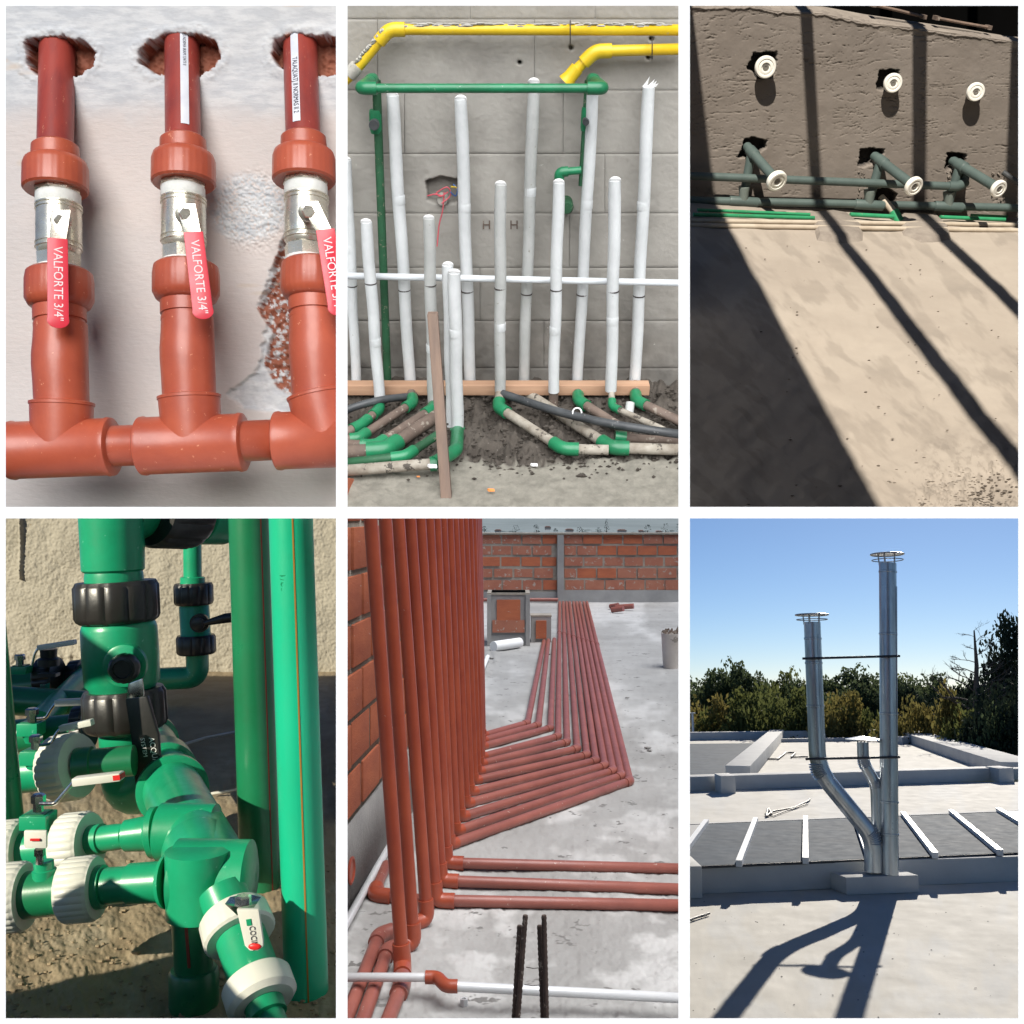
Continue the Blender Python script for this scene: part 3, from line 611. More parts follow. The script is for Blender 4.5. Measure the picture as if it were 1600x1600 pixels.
def hf(X, Y):
    h = (fnoise(X + Y * .9, Y * 1.1 - X * .15, 70, 70, 3) - .5) * .022 + (fnoise(X, Y, 25, 71, 3) - .5) * .004
    c = smooth(Y - 700 + (X - 1500) * .3, 0, 60) * smooth(X, 1395, 1450)
    h = h + c * smooth(fnoise(X, Y, 9, 72, 4, .7), .56, .74) * .006
    return h
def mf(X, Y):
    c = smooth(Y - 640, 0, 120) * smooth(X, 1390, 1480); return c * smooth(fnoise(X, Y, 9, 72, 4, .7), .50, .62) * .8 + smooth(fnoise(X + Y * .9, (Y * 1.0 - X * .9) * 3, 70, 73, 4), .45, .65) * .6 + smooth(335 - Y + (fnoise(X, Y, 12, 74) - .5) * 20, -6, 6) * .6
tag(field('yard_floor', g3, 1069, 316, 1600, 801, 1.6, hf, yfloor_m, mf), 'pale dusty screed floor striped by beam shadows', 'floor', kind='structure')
# roof: openings between boards throw the stripes; each board's edges are found by carrying the stripe up the sun's rays
RH = 1.42
def lift(px, py): p = g3.hit(px, py); return p + YS * (RH / YS.dot(YU))
def line(xa, ya, xb, yb, y): return xa + (xb - xa) * (y - ya) / (yb - ya)
edges = [((1156, 390), (1370, 792)), ((1317, 390), (1591, 754)), ((1336, 390), (1591, 706)), ((1481, 390), (1591, 499)), ((1502, 390), (1591, 474)), ((1628, 390), (1700, 445)), ((1650, 390), (1720, 440))]
def strip(name, lab, e0, e1, ya=300, yb=1100):
    q = []
    for (p, y) in ((e0, ya), (e0, yb), (e1, yb), (e1, ya)):
        q.append(lift(line(*p[0], *p[1], y), y))
    # lengthen away from the wall side
    a, b, c, d = q; ex = .8
    a2, d2 = a + (a - b).normalized() * ex, d + (d - c).normalized() * ex
    t = thing(name, lab, 'roof', (a + c) / 2, 'roof parts above the yard')
    MB().hexa([a2, b, c, d2], [p + YU * .02 for p in (a2, b, c, d2)]).build('boarding', board_m, t)
strip('roof_slab', 'roof slab above the shaded left of the yard', ((700, 390), (700, 792)), edges[0])
strip('roof_beam', 'first roof beam above the yard', edges[1], edges[2]); strip('roof_beam', 'second roof beam above the yard', edges[3], edges[4]); strip('roof_beam', 'third roof beam above the yard', edges[5], edges[6])
# unseen walls added to keep sky light out of the yard's shadows
t = thing('sky_blocking_wall', 'added unseen wall behind the viewer keeping sky light off the yard', 'wall', W(.9, 0, -1.2)); MB().box(W(1.6, .0, -1.5), RIGHT * 2.6, UPV * 1.6, AHEAD * .05).build('wall_face', board_m, t)
t = thing('sky_blocking_wall', 'added unseen wall on the right keeping sky light off the yard', 'wall', W(2.7, 0, 2)); MB().box(W(2.7, .5, 1.85), RIGHT * .05, UPV * 2.0, AHEAD * 3.35).build('wall_face', board_m, t)
# pipes on the wall
PW = lambda x, y, off: w3.hit(*Z3(x, y), off)
def wp(name, lab, pts, r, m, els=(), cat='pipe', grp=None):
    P = [PW(*p) for p in pts]; rr = pr(P[0], r); t = thing(name, lab, cat, P[0], grp)
    MB().tube(fillet(P, .025) if len(P) > 2 else P, rr, 20).build('pipe', m, t)
    for e in els:
        c = P[e]; q = [c]
        if e: q.insert(0, c + (P[e - 1] - c).normalized() * rr * 2.6)
        if e < len(P) - 1: q.append(c + (P[e + 1] - c).normalized() * rr * 2.6)
        MB().tube(fillet(q, rr), rr * 1.22, 20).build('elbow', m, t)
    return t
wp('waste_pipe', 'upper grey-green waste pipe along the wall ending in an upturned elbow', [(-60, 826, .07), (1290, 880, .07), (1322, 860, .05), (1325, 790, .02)], 6.3, gpvc, (1,))
t = wp('waste_pipe', 'lower grey-green waste pipe running the full wall length near the floor', [(-60, 943, .05), (1640, 982, .05)], 6.2, gpvc)
for x, y in ((277, 951), (868, 967), (1242, 975)):
    c = PW(x, y, .05); d = YX; rr = pr(c, 7.6); MB().lathe(c - d * rr * 3, d, [(0, rr * .95), (.003, rr), (rr * 6 - .003, rr), (rr * 6, rr * .95)], 20).build('tee', gpvc, t)
    MB().lathe(c, (PW(x + 3, y - 60, .05) - c), [(0, rr * .9), (rr * 2, rr), (rr * 2.8, rr * 1.15), (rr * 3.1, rr * 1.15)], 20).build('collar', gpvc_c, t)
stems = [((292, 690), (427, 845), 16.5, 277, 930, 'left lower outlet: grey stub thrust out with a white cap'), ((893, 735), (1072, 872), 15, 868, 950, 'middle lower outlet: grey stub with white cap above the broken hole'), ((1262, 758), (1472, 885), 13.5, 1242, 962, 'right lower outlet: grey stub with white cap beside the upturned elbow')]
def knob(t, c, ax, r):
    MB().lathe(c, ax, [(0, r * .55), (.0, r * .92), (r * .12, r), (r * .42, r), (r * .55, r * .9), (r * .56, r * .74), (r * .48, r * .68), (r * .52, r * .62), (r * .52, r * .42), (r * .40, r * .38)], 40).build('cap', capw, t)
    MB().lathe(c + ax * r * .40, ax, [(0, r * .30), (r * .06, r * .28), (r * .06, r * .12), (r * .03, r * .1)], 20).build('cap_screw', cap_in, t)
for i, (a, b_, r, vx, vy, lab) in enumerate(stems):
    a3 = PW(*a, -.02); d_ = -YD
    # the stub runs out from the wall to where its cap is seen
    bx, by = Z3(*b_); off = (.235, .25, .27)[i]; b3 = w3.hit(bx, by, off); ax = (b3 - a3).normalized(); t = thing('waste_outlet', lab, 'pipe outlet', a3, 'white-capped outlets on the low wall')
    rr = pr(a3, 7.3); MB().tube([a3, b3], rr, 20).build('stub', gpvc, t)
    MB().lathe(a3.lerp(b3, .12), ax, [(0, rr * 1.18), (.05, rr * 1.22), (.055, rr)], 20).build('socket', gpvc, t)
    knob(t, b3, ax, pr(b3, r)); v0 = a3.lerp(b3, .18)
    MB().tube([v0, PW(vx, vy, .05)], rr * .95, 20).build('drop_pipe', gpvc, t)
for i, (x, y, r, lab) in enumerate(((378, 315, 16.6, 'upper left white cap over a square hole in the wall'), (978, 390, 14.4, 'upper middle white cap over a tilted square hole'), (1367, 432, 13.9, 'upper right white cap with no hole showing around it'))):
    c = PW(x, y, .040); t = thing('wall_cap', lab, 'pipe cap', PW(x, y, 0), 'upper white caps on the low wall'); ax = (-YD + (at(1335, 300, 1) * -.25)).normalized()
    MB().tube([PW(x, y, -.06), c], pr(c, r * .8), 20).build('stub', gpvc, t); knob(t, c, ax, pr(c, r))
GF = lambda x, y, o: g3.hit(*Z3(x, y), o)
for pts, m, r, lab in (([(60, 990, .03), (590, 1012, .03)], gfloor, 2.6, 'upper green tube on the floor at the left'), ([(40, 1012, .02), (610, 1028, .02)], gfloor, 3.2, 'lower green tube on the floor at the left'), ([(60, 1000, .01), (520, 1004, .01)], pipew, 2.0, 'thin cream tube between the left green tubes'),
                       ([(780, 1012, .02), (985, 1022, .02)], gfloor, 3.4, 'green tube on the floor between the two mortar patches'), ([(1205, 1024, .02), (1510, 1036, .02)], gfloor, 3.0, 'green tube on the floor at the right'), ([(1350, 1014, .02), (1520, 1022, .02)], gfloor, 2.0, 'thin green tube at the far right of the wall foot'),
                       ([(-60, 1040, .01), (1640, 1062, .01)], pipew, 3.6, 'rear cream tube running along the wall foot'), ([(-60, 1062, .01), (1640, 1088, .01)], pipew, 3.8, 'front cream tube running along the wall foot')):
    P = [GF(*p) for p in pts]; t = thing('floor_tube', lab, 'pipe', P[0], 'tubes along the foot of the low wall'); MB().tube(P, pr(P[0], r), 14).build('tube', m, t)
for poly, lab in (([(590, 1000), (700, 990), (760, 1000), (822, 1050), (820, 1100), (700, 1112), (640, 1105), (625, 1040)], 'left mortar patch covering the floor tubes'), ([(1035, 1000), (1180, 1005), (1235, 1060), (1245, 1105), (1120, 1118), (1050, 1090)], 'right mortar patch covering the floor tubes')):
    t = thing('mortar_patch', lab, 'mortar', GF(*poly[0], 0))
    hi = [GF(x, y, .017) for x, y in poly]; c = sum(hi, Vector()) / len(hi); n = len(hi)
    lo_ = [c + (p - c) * 1.25 - YU * .025 for p in hi]; b = MB(); b.add(hi + lo_ + [c + YU * .004], [(i, (i + 1) % n, n + (i + 1) % n, n + i) for i in range(n)] + [(i, (i + 1) % n, 2 * n) for i in range(n)]); b.build('patch', patch_m, t)
P = [PW(925, 930, .02), PW(985, 995, .09), PW(1020, 1060, .13)]
t = thing('broken_tube', 'short cream and green tube bending out of the broken hole', 'pipe', P[0]); MB().tube(fillet(P, .03), pr(P[0], 5.5), 16).build('tube', pipew, t)
MB().tube([P[1] - YU * 0, P[1].lerp(P[2], .9)], pr(P[1], 7.5), 16).build('coupling', gfloor, t); MB().lathe(P[1].lerp(P[2], .45), P[2] - P[1], [(0, .02), (.01, .02)], 14).build('ring', gfloor, t)
P = [PW(1500, 812, .03), PW(1600, 880, .08)]; t = thing('black_tube', 'black tube leaning on the wall at the right edge', 'pipe', P[0]); MB().tube(P, pr(P[0], 4), 14).build('tube', blackp, t)
random.seed(11)
mbr = MB()
for i in range(90):
    p = g3.hit(random.uniform(1150, 1598), random.uniform(380, 795), .003); mbr.ball(p, random.uniform(.0015, .0045), 5, (1.3, 1, .6))
for i in range(420):
    x = random.gauss(1500, 55); y = random.gauss(775, 24)
    if y > 800 or x > 1600: continue
    p = g3.hit(x, y, .003); mbr.ball(p, random.uniform(.0015, .005), 5, (1.3, 1, .6))
for i in range(150):
    p = w3.hit(random.choice([random.uniform(1340, 1352), random.uniform(1478, 1490), random.uniform(1550, 1595)]), random.uniform(265, 322), .004); mbr.ball(p, random.uniform(.002, .006), 5)
tag(mbr.build('rubble', patch_m), 'loose mortar crumbs on the yard floor and wall', 'rubble', kind='stuff')

# ================================================================== 4: green valve manifold
CUR[0] = COL['valves']
plaster4 = mat('rough_sprayed_plaster', (.41, .375, .305), (.34, .31, .25), 3, .9, .006, 30, speck=(9, .72, (.27, .22, .15)))
floor4 = mat('sandy_yard_soil', (.36, .285, .185), (.28, .215, .135), 5, .9, .003, 60, speck=(46, .70, (.14, .09, .05)), c3=(.42, .35, .25), c4=(.3, .25, .17))
gr4 = mat('fusion_green', (.012, .36, .175), (.009, .29, .135), 7, .33, .0004, 50, coat=.35, speck=(40, .68, (.12, .50, .32)))
gr4b = mat('bright_green_riser', (.010, .48, .27), (.010, .43, .235), 3, .32, .0002, 50, coat=.4)
gr4d = mat('dark_green_riser', (.012, .20, .085), (.010, .15, .06), 4, .3, .0003, 50, coat=.4)
stripe_o = mat('ochre_stripe', (.40, .20, .03), (.35, .17, .03), 10, .5)
stripe_r = mat('red_stripe', (.25, .04, .02), (.2, .03, .02), 10, .5)
blk4 = mat('black_union_plastic', (.028, .026, .025), (.018, .017, .016), 14, .38, .0006, 60, speck=(60, .72, (.10, .09, .08)), coat=.2)
wht4 = mat('white_union_plastic', (.74, .74, .68), (.66, .66, .60), 8, .38, .0003, 60, coat=.2)
chrome = mat('scratched_chrome', (.78, .76, .72), (.6, .58, .54), 30, .18, .0003, 60, metal=1)
red4 = mat('red_mark', (.7, .02, .02), (.6, .02, .02), 10, .4)
wink = mat('white_ink', (.8, .8, .8), (.75, .75, .75), 10, .5)
g4 = Plane(W(0, -1.03, 3), UPV); w4 = Plane(W(0, 0, 6.6), W(0, 0, -1))
def h4(X, Y):
    h = (fnoise(X, Y, 60, 80) - .5) * .05 + (fnoise(X, Y, 2.3, 81, 3, .7) - .5) * .017
    r = smooth(1060 - Y, 60, -20) * smooth(150 - abs(X - 90), 0, 60); h = h + r * .05 * smooth(fnoise(X, Y, 14, 82), .4, .7)
    return h + np.exp(-((X - 34) / 2.5) ** 2) * .03 * (Y < 905)
tag(field('plaster_wall', w4, -20, 790, 534, 1070, 1.5, h4, plaster4), 'rough sandy plastered wall behind the green valve manifold', 'wall', kind='structure')
def h4f(X, Y):
    return (fnoise(X, Y, 60, 83) - .5) * .02 + (fnoise(X, Y, 6, 84, 3) - .5) * .006 
tag(field('soil_floor', g4, -20, 1046, 534, 1620, 1.8, h4f, floor4, lambda X, Y: smooth(fnoise(X, Y, 70, 86), .5, .7)), 'sandy floor under the green valve manifold', 'floor', kind='structure')
def lat(name, p0, p1, prof, m, par, n=40, rib=0, nr=0):
    """prof: (fraction, radius in picture units at p0, ribbed)"""
    p0, p1 = Vector(p0), Vector(p1); L_ = (p1 - p0).length; q = pr(p0.lerp(p1, .5), 1)
    return MB().lathe(p0, p1 - p0, [(e[0] * L_, e[1] * q) + tuple(e[2:]) for e in prof], n, rib, nr).build(name, m, par)
def nut4(p0, p1, r, m, par, nr=14, rib=.05):
    return lat('union_nut', p0, p1, [(0, r * .78), (.0, r * .93), (.08, r * .97, 1), (.12, r, 1), (.85, r, 1), (.94, r * .96, 1), (1, r * .88), (1, r * .7)], m, par, rib=rib, nr=nr)
Zs = 3.12
mf4 = thing('valve_manifold', 'thick green manifold running diagonally towards the viewer with side tees', 'pipe manifold', g4.hit(303, 1563))
A4, B4 = W(-1.81, -.80, 4.75), at(342, 1384, 2.16); ad = (B4 - A4).normalized()
MB().tube([A4, B4 - ad * .02], .082, 40).build('main_pipe', gr4, mf4)
def onx(t): return A4.lerp(B4, t)
for t0, l_, k_ in ((.30, .05, 1.12), (.46, .05, 1.14), (.60, .12, 1.16), (.70, .03, 1.2)):
    MB().lathe(onx(t0), ad, [(0, .082), (.0, .082 * k_), (.006, .082 * k_ * 1.02), (l_, .082 * k_ * 1.02), (l_ + .006, .082)], 40).build('weld_ring', gr4, mf4)
# lower (near) tee
T2 = at(328, 1372, 2.18)
MB().lathe(T2 + RIGHT * .09, -RIGHT, [(0, .06), (.006, .079), (.16, .081), (.165, .07)], 40).build('tee', gr4, mf4)
MB().lathe(T2 + ad * .07 , -ad, [(0, .036), (0, .050), (.003, .052), (.016, .053), (.018, .062), (.024, .066), (.06, .072), (.2, .078), (.26, .08)], 40).build('tee', gr4, mf4)
MB().lathe(at(310, 1432, 2.15), UPV, [(0, .05), (.003, .066), (.14, .068), (.145, .05)], 40).build('tee', gr4, mf4)
lat('reducer', at(264, 1377, 2.16), at(203, 1381, 2.17), [(0, 42), (.1, 40), (.12, 31), (1, 31)], gr4, mf4)
lat('reducer', at(205, 1381, 2.17), at(160, 1385, 2.18), [(0, 25), (.02, 27), (.98, 28), (1, 26)], gr4, mf4)
lat('collar', at(164, 1385, 2.18), at(148, 1387, 2.18), [(0, 30), (.05, 33), (.95, 33), (1, 30)], gr4, mf4)
# downpipe
MB().tube([at(297, 1415, 2.14), at(303, 1520, 2.14)], pr(T2, 29), 36).build('leg', gr4d, mf4)
lat('foot_socket', at(303, 1512, 2.14), at(303, 1574, 2.14), [(0, 30), (.02, 35), (.10, 38), (.9, 38), (1, 36)], gr4d, mf4)
s0 = MB(); a_, b_ = at(289, 1418, 2.14 - .038), at(296, 1512, 2.14 - .038); s0.prism([a_ - RIGHT * .003, a_ + RIGHT * .003, b_ + RIGHT * .003, b_ - RIGHT * .003], W(0, 0, -.003)); s0.build('red_stripe', stripe_r, mf4)
# upper tee
T1 = at(300, 1300, 2.46)
MB().lathe(T1 + RIGHT * .06, -RIGHT, [(0, .05), (.004, .066), (.135, .068), (.14, .06)], 40).build('tee', gr4, mf4)
lat('reducer', at(247, 1300, 2.46), at(236, 1301, 2.46), [(0, 36), (.1, 39), (.9, 39), (1, 34)], gr4, mf4)
lat('reducer', at(240, 1301, 2.46), at(194, 1306, 2.46), [(0, 34), (.15, 30), (.2, 27), (.95, 24), (1, 21)], gr4, mf4)
lat('branch_pipe', at(196, 1306, 2.46), at(140, 1313, 2.48), [(0, 19), (.3, 20), (.62, 20), (.64, 23), (1, 23)], gr4, mf4)
def boss(par, px, py, z, w_, hh_, m=gr4):
    c = at(px, py, z); q = pr(c, 1)
    MB().box(c, RIGHT * q * w_, UPV * q * hh_, W(0, 0, 1) * q * w_).build('bonnet', m, par, bevel=.003)
    MB().box(c + UPV * q * hh_, RIGHT * q * w_ * .72, UPV * q * 1.5, W(0, 0, 1) * q * w_ * .72).build('bonnet_recess', gr4d, par)
def stem(par, px, py, z, r, hgt, m=chrome):
    c = at(px, py, z); q = pr(c, 1)
    MB().lathe(c, UPV, [(0, q * r * .7), (q * hgt * .5, q * r * .7), (q * hgt * .5, q * r), (q * hgt * .9, q * r), (q * hgt, q * r * .7)], 6).build('stem', m, par, angle=20)
def lever(par, pts, z, w_, m, th=2.5, tip=None):
    """bent strap plus sleeve through picture points"""
    P = [at(x, y, z) for x, y in pts]; q = pr(P[0], 1)
    MB().tube(fillet(P[:-1], q * 5), q * w_ * .25, 8).build('lever_strap', chrome, par)
    a, b = P[-2], P[-1]; d = (b - a).normalized(); u = d.cross(W(0, 0, 1)).normalized()
    o = MB().box((a + b) / 2, d * (b - a).length / 2, u * q * w_ * .5, W(0, 0, 1) * q * w_ * .8).build('lever_grip', m, par, bevel=q * w_ * .2)
    if tip: MB().box(b - d * q * 5, d * q * 5.5, u * q * w_ * .3, W(0, 0, 1) * q * w_ * .85).build('lever_tip', tip, par)
# near side valve (white unions)
v = thing('ball_valve', 'nearest side valve with white unions, a flat white handle and a red dash', 'valve', at(80, 1398, 2.18), 'side valves on the green manifold')
nut4(at(152, 1387, 2.18), at(100, 1392, 2.18), 50, wht4, v, 26, .035); nut4(at(42, 1400, 2.18), at(-8, 1404, 2.18), 53, wht4, v, 26, .035)
lat('valve_body', at(104, 1392, 2.18), at(38, 1399, 2.18), [(0, 30), (.02, 35), (.98, 36), (1, 30)], gr4d, v)
lat('bonnet', at(70, 1372, 2.17), at(68, 1346, 2.17), [(0, 18), (.5, 18), (.55, 15), (1, 15)], gr4, v); stem(v, 62, 1350, 2.15, 8, 26)
MB().box(at(56, 1311, 2.14), RIGHT * .024, UPV * .019, W(0, 0, .004)).build('handle', wht4, v, bevel=.004); MB().box(at(55, 1312, 2.134), RIGHT * .010, UPV * .0022, W(0, 0, .002)).build('red_dash', red4, v)
# second side valve
v = thing('ball_valve', 'second side valve with white unions and a long white lever with red tip', 'valve', at(70, 1320, 2.5), 'side valves on the green manifold')
nut4(at(142, 1318, 2.48), at(98, 1322, 2.49), 50, wht4, v, 26, .035); nut4(at(36, 1330, 2.5), at(-8, 1334, 2.5), 50, wht4, v, 26, .035)
lat('valve_body', at(102, 1322, 2.49), at(30, 1330, 2.5), [(0, 30), (1, 30)], gr4, v)
lat('bonnet', at(60, 1305, 2.48), at(60, 1288, 2.48), [(0, 16), (.5, 19), (1, 21)], gr4, v, 4); boss(v, 60, 1281, 2.48, 21, 11); stem(v, 60, 1268, 2.46, 11, 28)
lever(v, [(62, 1256), (86, 1256), (103, 1236), (116, 1221), (191, 1212)], 2.40, 13, wht4, tip=red4)
# third
v = thing('ball_valve', 'third side valve with a tall white union and short silver-white lever', 'valve', at(90, 1200, 2.85), 'side valves on the green manifold')
nut4(at(124, 1196, 2.84), at(84, 1202, 2.86), 52, wht4, v, 26, .035)
lat('branch_pipe', at(210, 1188, 2.86), at(118, 1197, 2.84), [(0, 24), (.7, 24), (.72, 28), (1, 28)], gr4d, v)
lat('valve_body', at(90, 1202, 2.86), at(10, 1212, 2.88), [(0, 30), (1, 30)], gr4, v); boss(v, 55, 1182, 2.83, 17, 11); stem(v, 56, 1170, 2.81, 10, 22)
lat('bonnet', at(55, 1200, 2.83), at(55, 1190, 2.83), [(0, 12), (1, 16)], gr4, v)
lever(v, [(62, 1165), (80, 1162), (88, 1146), (95, 1138), (145, 1128)], 2.78, 10, wht4)
# fourth
v = thing('ball_valve', 'fourth side valve with bent silver strap and slim white lever', 'valve', at(60, 1160, 3.4), 'side valves on the green manifold')
lat('valve_body', at(130, 1140, 3.4), at(10, 1152, 3.42), [(0, 26), (1, 26)], gr4d, v); boss(v, 49, 1138, 3.3, 16, 10); stem(v, 50, 1128, 3.28, 10, 22)
lat('bonnet', at(50, 1160, 3.3), at(50, 1146, 3.3), [(0, 10), (1, 15)], gr4, v)
nut4(at(140, 1135, 3.42), at(120, 1138, 3.42), 36, blk4, v, 14)
lever(v, [(58, 1123), (72, 1122), (80, 1108), (88, 1098), (134, 1096)], 3.22, 10, wht4)
# far cluster
v = thing('ball_valve', 'far side valve under the plaster edge with cream lever and black unions', 'valve', at(70, 1050, 4.3), 'side valves on the green manifold')
lat('valve_body', at(150, 1062, 4.3), at(10, 1074, 4.3), [(0, 26), (1, 26)], gr4d, v)
nut4(at(92, 1058, 4.2), at(62, 1062, 4.2), 34, blk4, v, 12); nut4(at(130, 1062, 4.3), at(112, 1064, 4.3), 32, blk4, v, 12); lat('bonnet', at(76, 1040, 4.1), at(76, 1014, 4.1), [(0, 16), (.4, 16), (.5, 12), (1, 13)], blk4, v)
MB().box(at(76, 1054, 3.98), RIGHT * .036, UPV * .006, W(0, 0, .02)).build('black_tab', blk4, v); MB().box(at(70, 1076, 3.98), RIGHT * .010, UPV * .020, W(0, 0, .02)).build('chrome_tab', chrome, v)
boss(v, 33, 1046, 4.1, 13, 6); stem(v, 31, 1040, 4.08, 8, 18)
lever(v, [(50, 1040), (54, 1022), (60, 1012), (118, 1003)], 4.0, 8, wht4)
v = thing('green_side_pipe', 'dark green feeder pipe lying under the far valves', 'pipe', at(90, 1100, 3.9)); MB().tube([at(-20, 1092, 3.9), at(175, 1105, 3.9)], .055, 24).build('pipe', gr4d, v); MB().tube([at(150, 1040, 4.5), at(60, 1130, 3.6)], .045, 24).build('pipe', gr4, v)
# main riser with black unions
sr = thing('main_riser', 'big green riser with two black ribbed unions and a black lever', 'valve riser', at(195, 1200, Zs))
lat('top_tee', at(174, 797, Zs), at(177, 893, Zs), [(0, 49), (.97, 47), (1, 44)], gr4, sr)
lat('neck', at(177, 890, Zs), at(180, 922, Zs), [(0, 42), (.3, 44), (1, 44)], gr4, sr)
nut4(at(181, 908, Zs), at(184, 972, Zs), 64, blk4, sr, 12, .05)
lat('valve_body', at(185, 966, Zs), at(192, 1080, Zs), [(0, 48), (.08, 55), (.14, 57), (.5, 57.5), (.88, 56), (.94, 50), (1, 48)], gr4, sr)
nut4(at(193, 1076, Zs), at(197, 1139, Zs), 63, blk4, sr, 12, .05)
lat('tail', at(197, 1136, Zs), at(200, 1200, Zs), [(0, 38), (.15, 36), (.2, 41), (.4, 41), (.48, 37), (.6, 38), (.64, 44), (.95, 44), (1, 40)], gr4, sr)
MB().tube(fillet([at(200, 1190, Zs), at(204, 1235, Zs), onx(.64)], .08), .082, 32).build('elbow', gr4, sr)
kc = at(201, 1040, Zs - .10); kd = (W(.0, .0, -1) + RIGHT * .12).normalized(); q = pr(kc, 1)
MB().lathe(kc + W(-.012, 0, .01), kd, [(0, q * 34), (q * 10, q * 33), (q * 12, q * 28)], 32).build('gland', gr4, sr)
MB().lathe(kc + kd * q * 10, kd, [(0, q * 20), (q * 10, q * 23, 1), (q * 24, q * 23, 1), (q * 30, q * 19), (q * 31, q * 14), (q * 28, q * 13)], 32, .05, 8).build('knob', blk4, sr)
lz = Zs - .21
pl_ = [at(200, 1068, lz), at(222, 1060, lz), at(226, 1096, lz), at(196, 1100, lz)]; MB().prism(pl_, W(0, 0, .008)).build('lever_shank', chrome, sr, bevel=.003)
ol = [at(x, y, lz - .004) for x, y in ((195, 1092), (229, 1088), (247, 1150), (251, 1225), (247, 1240), (235, 1247), (220, 1243), (211, 1228), (204, 1150))]
lv4 = MB().prism(ol, W(0, 0, .022)).build('lever', blk4, sr, bevel=.005)
d4 = (at(231, 1200, lz) - at(222, 1150, lz)).normalized(); s4 = d4.cross(W(0, 0, 1)).normalized()
if s4.dot(RIGHT) < 0: s4 = -s4
text('ACQUA', at(236, 1152, lz - .0052), d4, s4, .022, wink, lv4, sx=.95); text('SYSTEM', at(222, 1153, lz - .0052), d4, s4, .017, wink, lv4, sx=.95)
# high branch
hb4 = thing('high_branch', 'green branch with black union leaving the riser top to the right', 'pipe', at(300, 810, 3.4))
MB().tube([at(190, 798, Zs + .03), at(372, 806, 3.75)], .088, 32).build('pipe', gr4, hb4)
nut4(at(232, 797, 3.22), at(300, 802, 3.40), 58, blk4, hb4, 12, .05)
lat('collar', at(302, 802, 3.42), at(345, 804, 3.55), [(0, 44), (.05, 48), (1, 48)], gr4, hb4)
# rear riser
Zr = 5.5; rr_ = thing('rear_riser', 'slim green riser near the plaster wall with black unions and black lever', 'valve riser', at(308, 1060, Zr))
MB().tube([at(300, 797, Zr), at(301, 905, Zr)], pr(at(0, 0, Zr), 14), 24).build('pipe', gr4, rr_)
lat('collar', at(301, 901, Zr), at(301, 914, Zr), [(0, 16), (.1, 19), (1, 19)], gr4, rr_); nut4(at(302, 911, Zr), at(303, 945, Zr), 30, blk4, rr_, 12)
lat('valve_body', at(303, 942, Zr), at(306, 998, Zr), [(0, 20), (.1, 23), (.85, 23), (.9, 25), (1, 20)], gr4, rr_); nut4(at(306, 992, Zr), at(307, 1022, Zr), 30, blk4, rr_, 12)
rp = pr(at(0, 0, Zr), 17.5); MB().tube(fillet([at(308, 1018, Zr), at(309, 1058, Zr), at(225, 1062, Zr)], .07), rp, 24).build('elbow', gr4, rr_)
c = at(313, 973, Zr - .09); MB().lathe(c, W(.1, 0, -1), [(0, .05), (.03, .05), (.03, .034), (.07, .034), (.075, .02)], 16).build('knob', blk4, rr_)
MB().tube([at(316, 975, Zr - .14), at(335, 970, Zr - .16), at(352, 966, Zr - .16)], [.012, .02, .026], 12).build('lever', blk4, rr_)
MB().tube([at(352, 966, Zr - .16), at(368, 964, Zr - .16)], .026, 12).build('lever_end', blk4, rr_)
# standing pipes
def stand4(lab, a, b, r, m, sm, so):
    t = thing('standing_pipe', lab, 'pipe', b); MB().tube([a, b], r, 44).build('pipe', m, t)
    n = -ray(400, 1100); n = (n - (b - a).normalized() * n.dot((b - a).normalized())).normalized(); s_ = n.cross((b - a).normalized()); s_ = s_ if s_.dot(RIGHT) > 0 else -s_
    an = so; o = (n * math.cos(an) + s_ * math.sin(an)) * (r + .0003); wd = (s_ * math.cos(an) - n * math.sin(an)) * r * .035
    MB().prism([a + o - wd, a + o + wd, b + o + wd, b + o - wd], o.normalized() * .0006).build('stripe', sm, t); return t
t1 = stand4('thick darker green standing pipe with a red stripe, right of the manifold', at(388, 797, 2.81), at(407, 1386, 2.81), pr(at(0, 0, 2.81), 31), gr4d, stripe_r, .62)
t2 = stand4('bright green foremost standing pipe with an ochre stripe', at(454, 797, 2.2), at(482, 1640, 2.2), pr(at(0, 0, 2.2), 34), gr4b, stripe_o, .03)
text('1/83', at(442, 895, 2.1535), at(447, 950, 2.158) - at(442, 895, 2.1535), RIGHT, .024, gr4, t2, 'scratched_mark')
t3 = stand4('dark green standing pipe with a red stripe at the left edge of the valves', at(-32, 900, 2.65), at(8, 1330, 2.65), pr(at(0, 0, 2.65), 31), gr4d, stripe_r, .1)
# front branch towards the viewer
fb = thing('front_valve', 'front valve with large white unions, labelled white handle and red tip', 'valve', at(385, 1500, 2.03))
f0, f1, f2, f3 = at(346, 1392, 2.12), at(374, 1458, 2.07), at(404, 1545, 1.98), at(440, 1625, 1.90)
MB().tube([f0, f1], pr(f1, 38), 36).build('branch_pipe', gr4, fb); fd = (f2 - f1).normalized()
MB().lathe(f1 - fd * .045, fd, [(0, .05), (0, .066), (.006, .071, 1), (.05, .073, 1), (.055, .068), (.055, .05)], 40, .012, 26).build('union_nut', wht4, fb)
MB().lathe(f1, fd, [(0, .050), (.12, .050)], 40).build('valve_body', gr4, fb)
MB().lathe(f2 - fd * .02, fd, [(0, .045), (0, .064), (.006, .068), (.045, .068), (.055, .058), (.055, .040)], 40).build('union_nut', wht4, fb)
MB().lathe(f2 + fd * .03, fd, [(0, .035), (0, .038), (.03, .037), (.032, .03)], 40, .02, 24).build('socket', gr4, fb)
MB().tube([f2, f3], .0255, 30).build('pipe', gr4, fb)
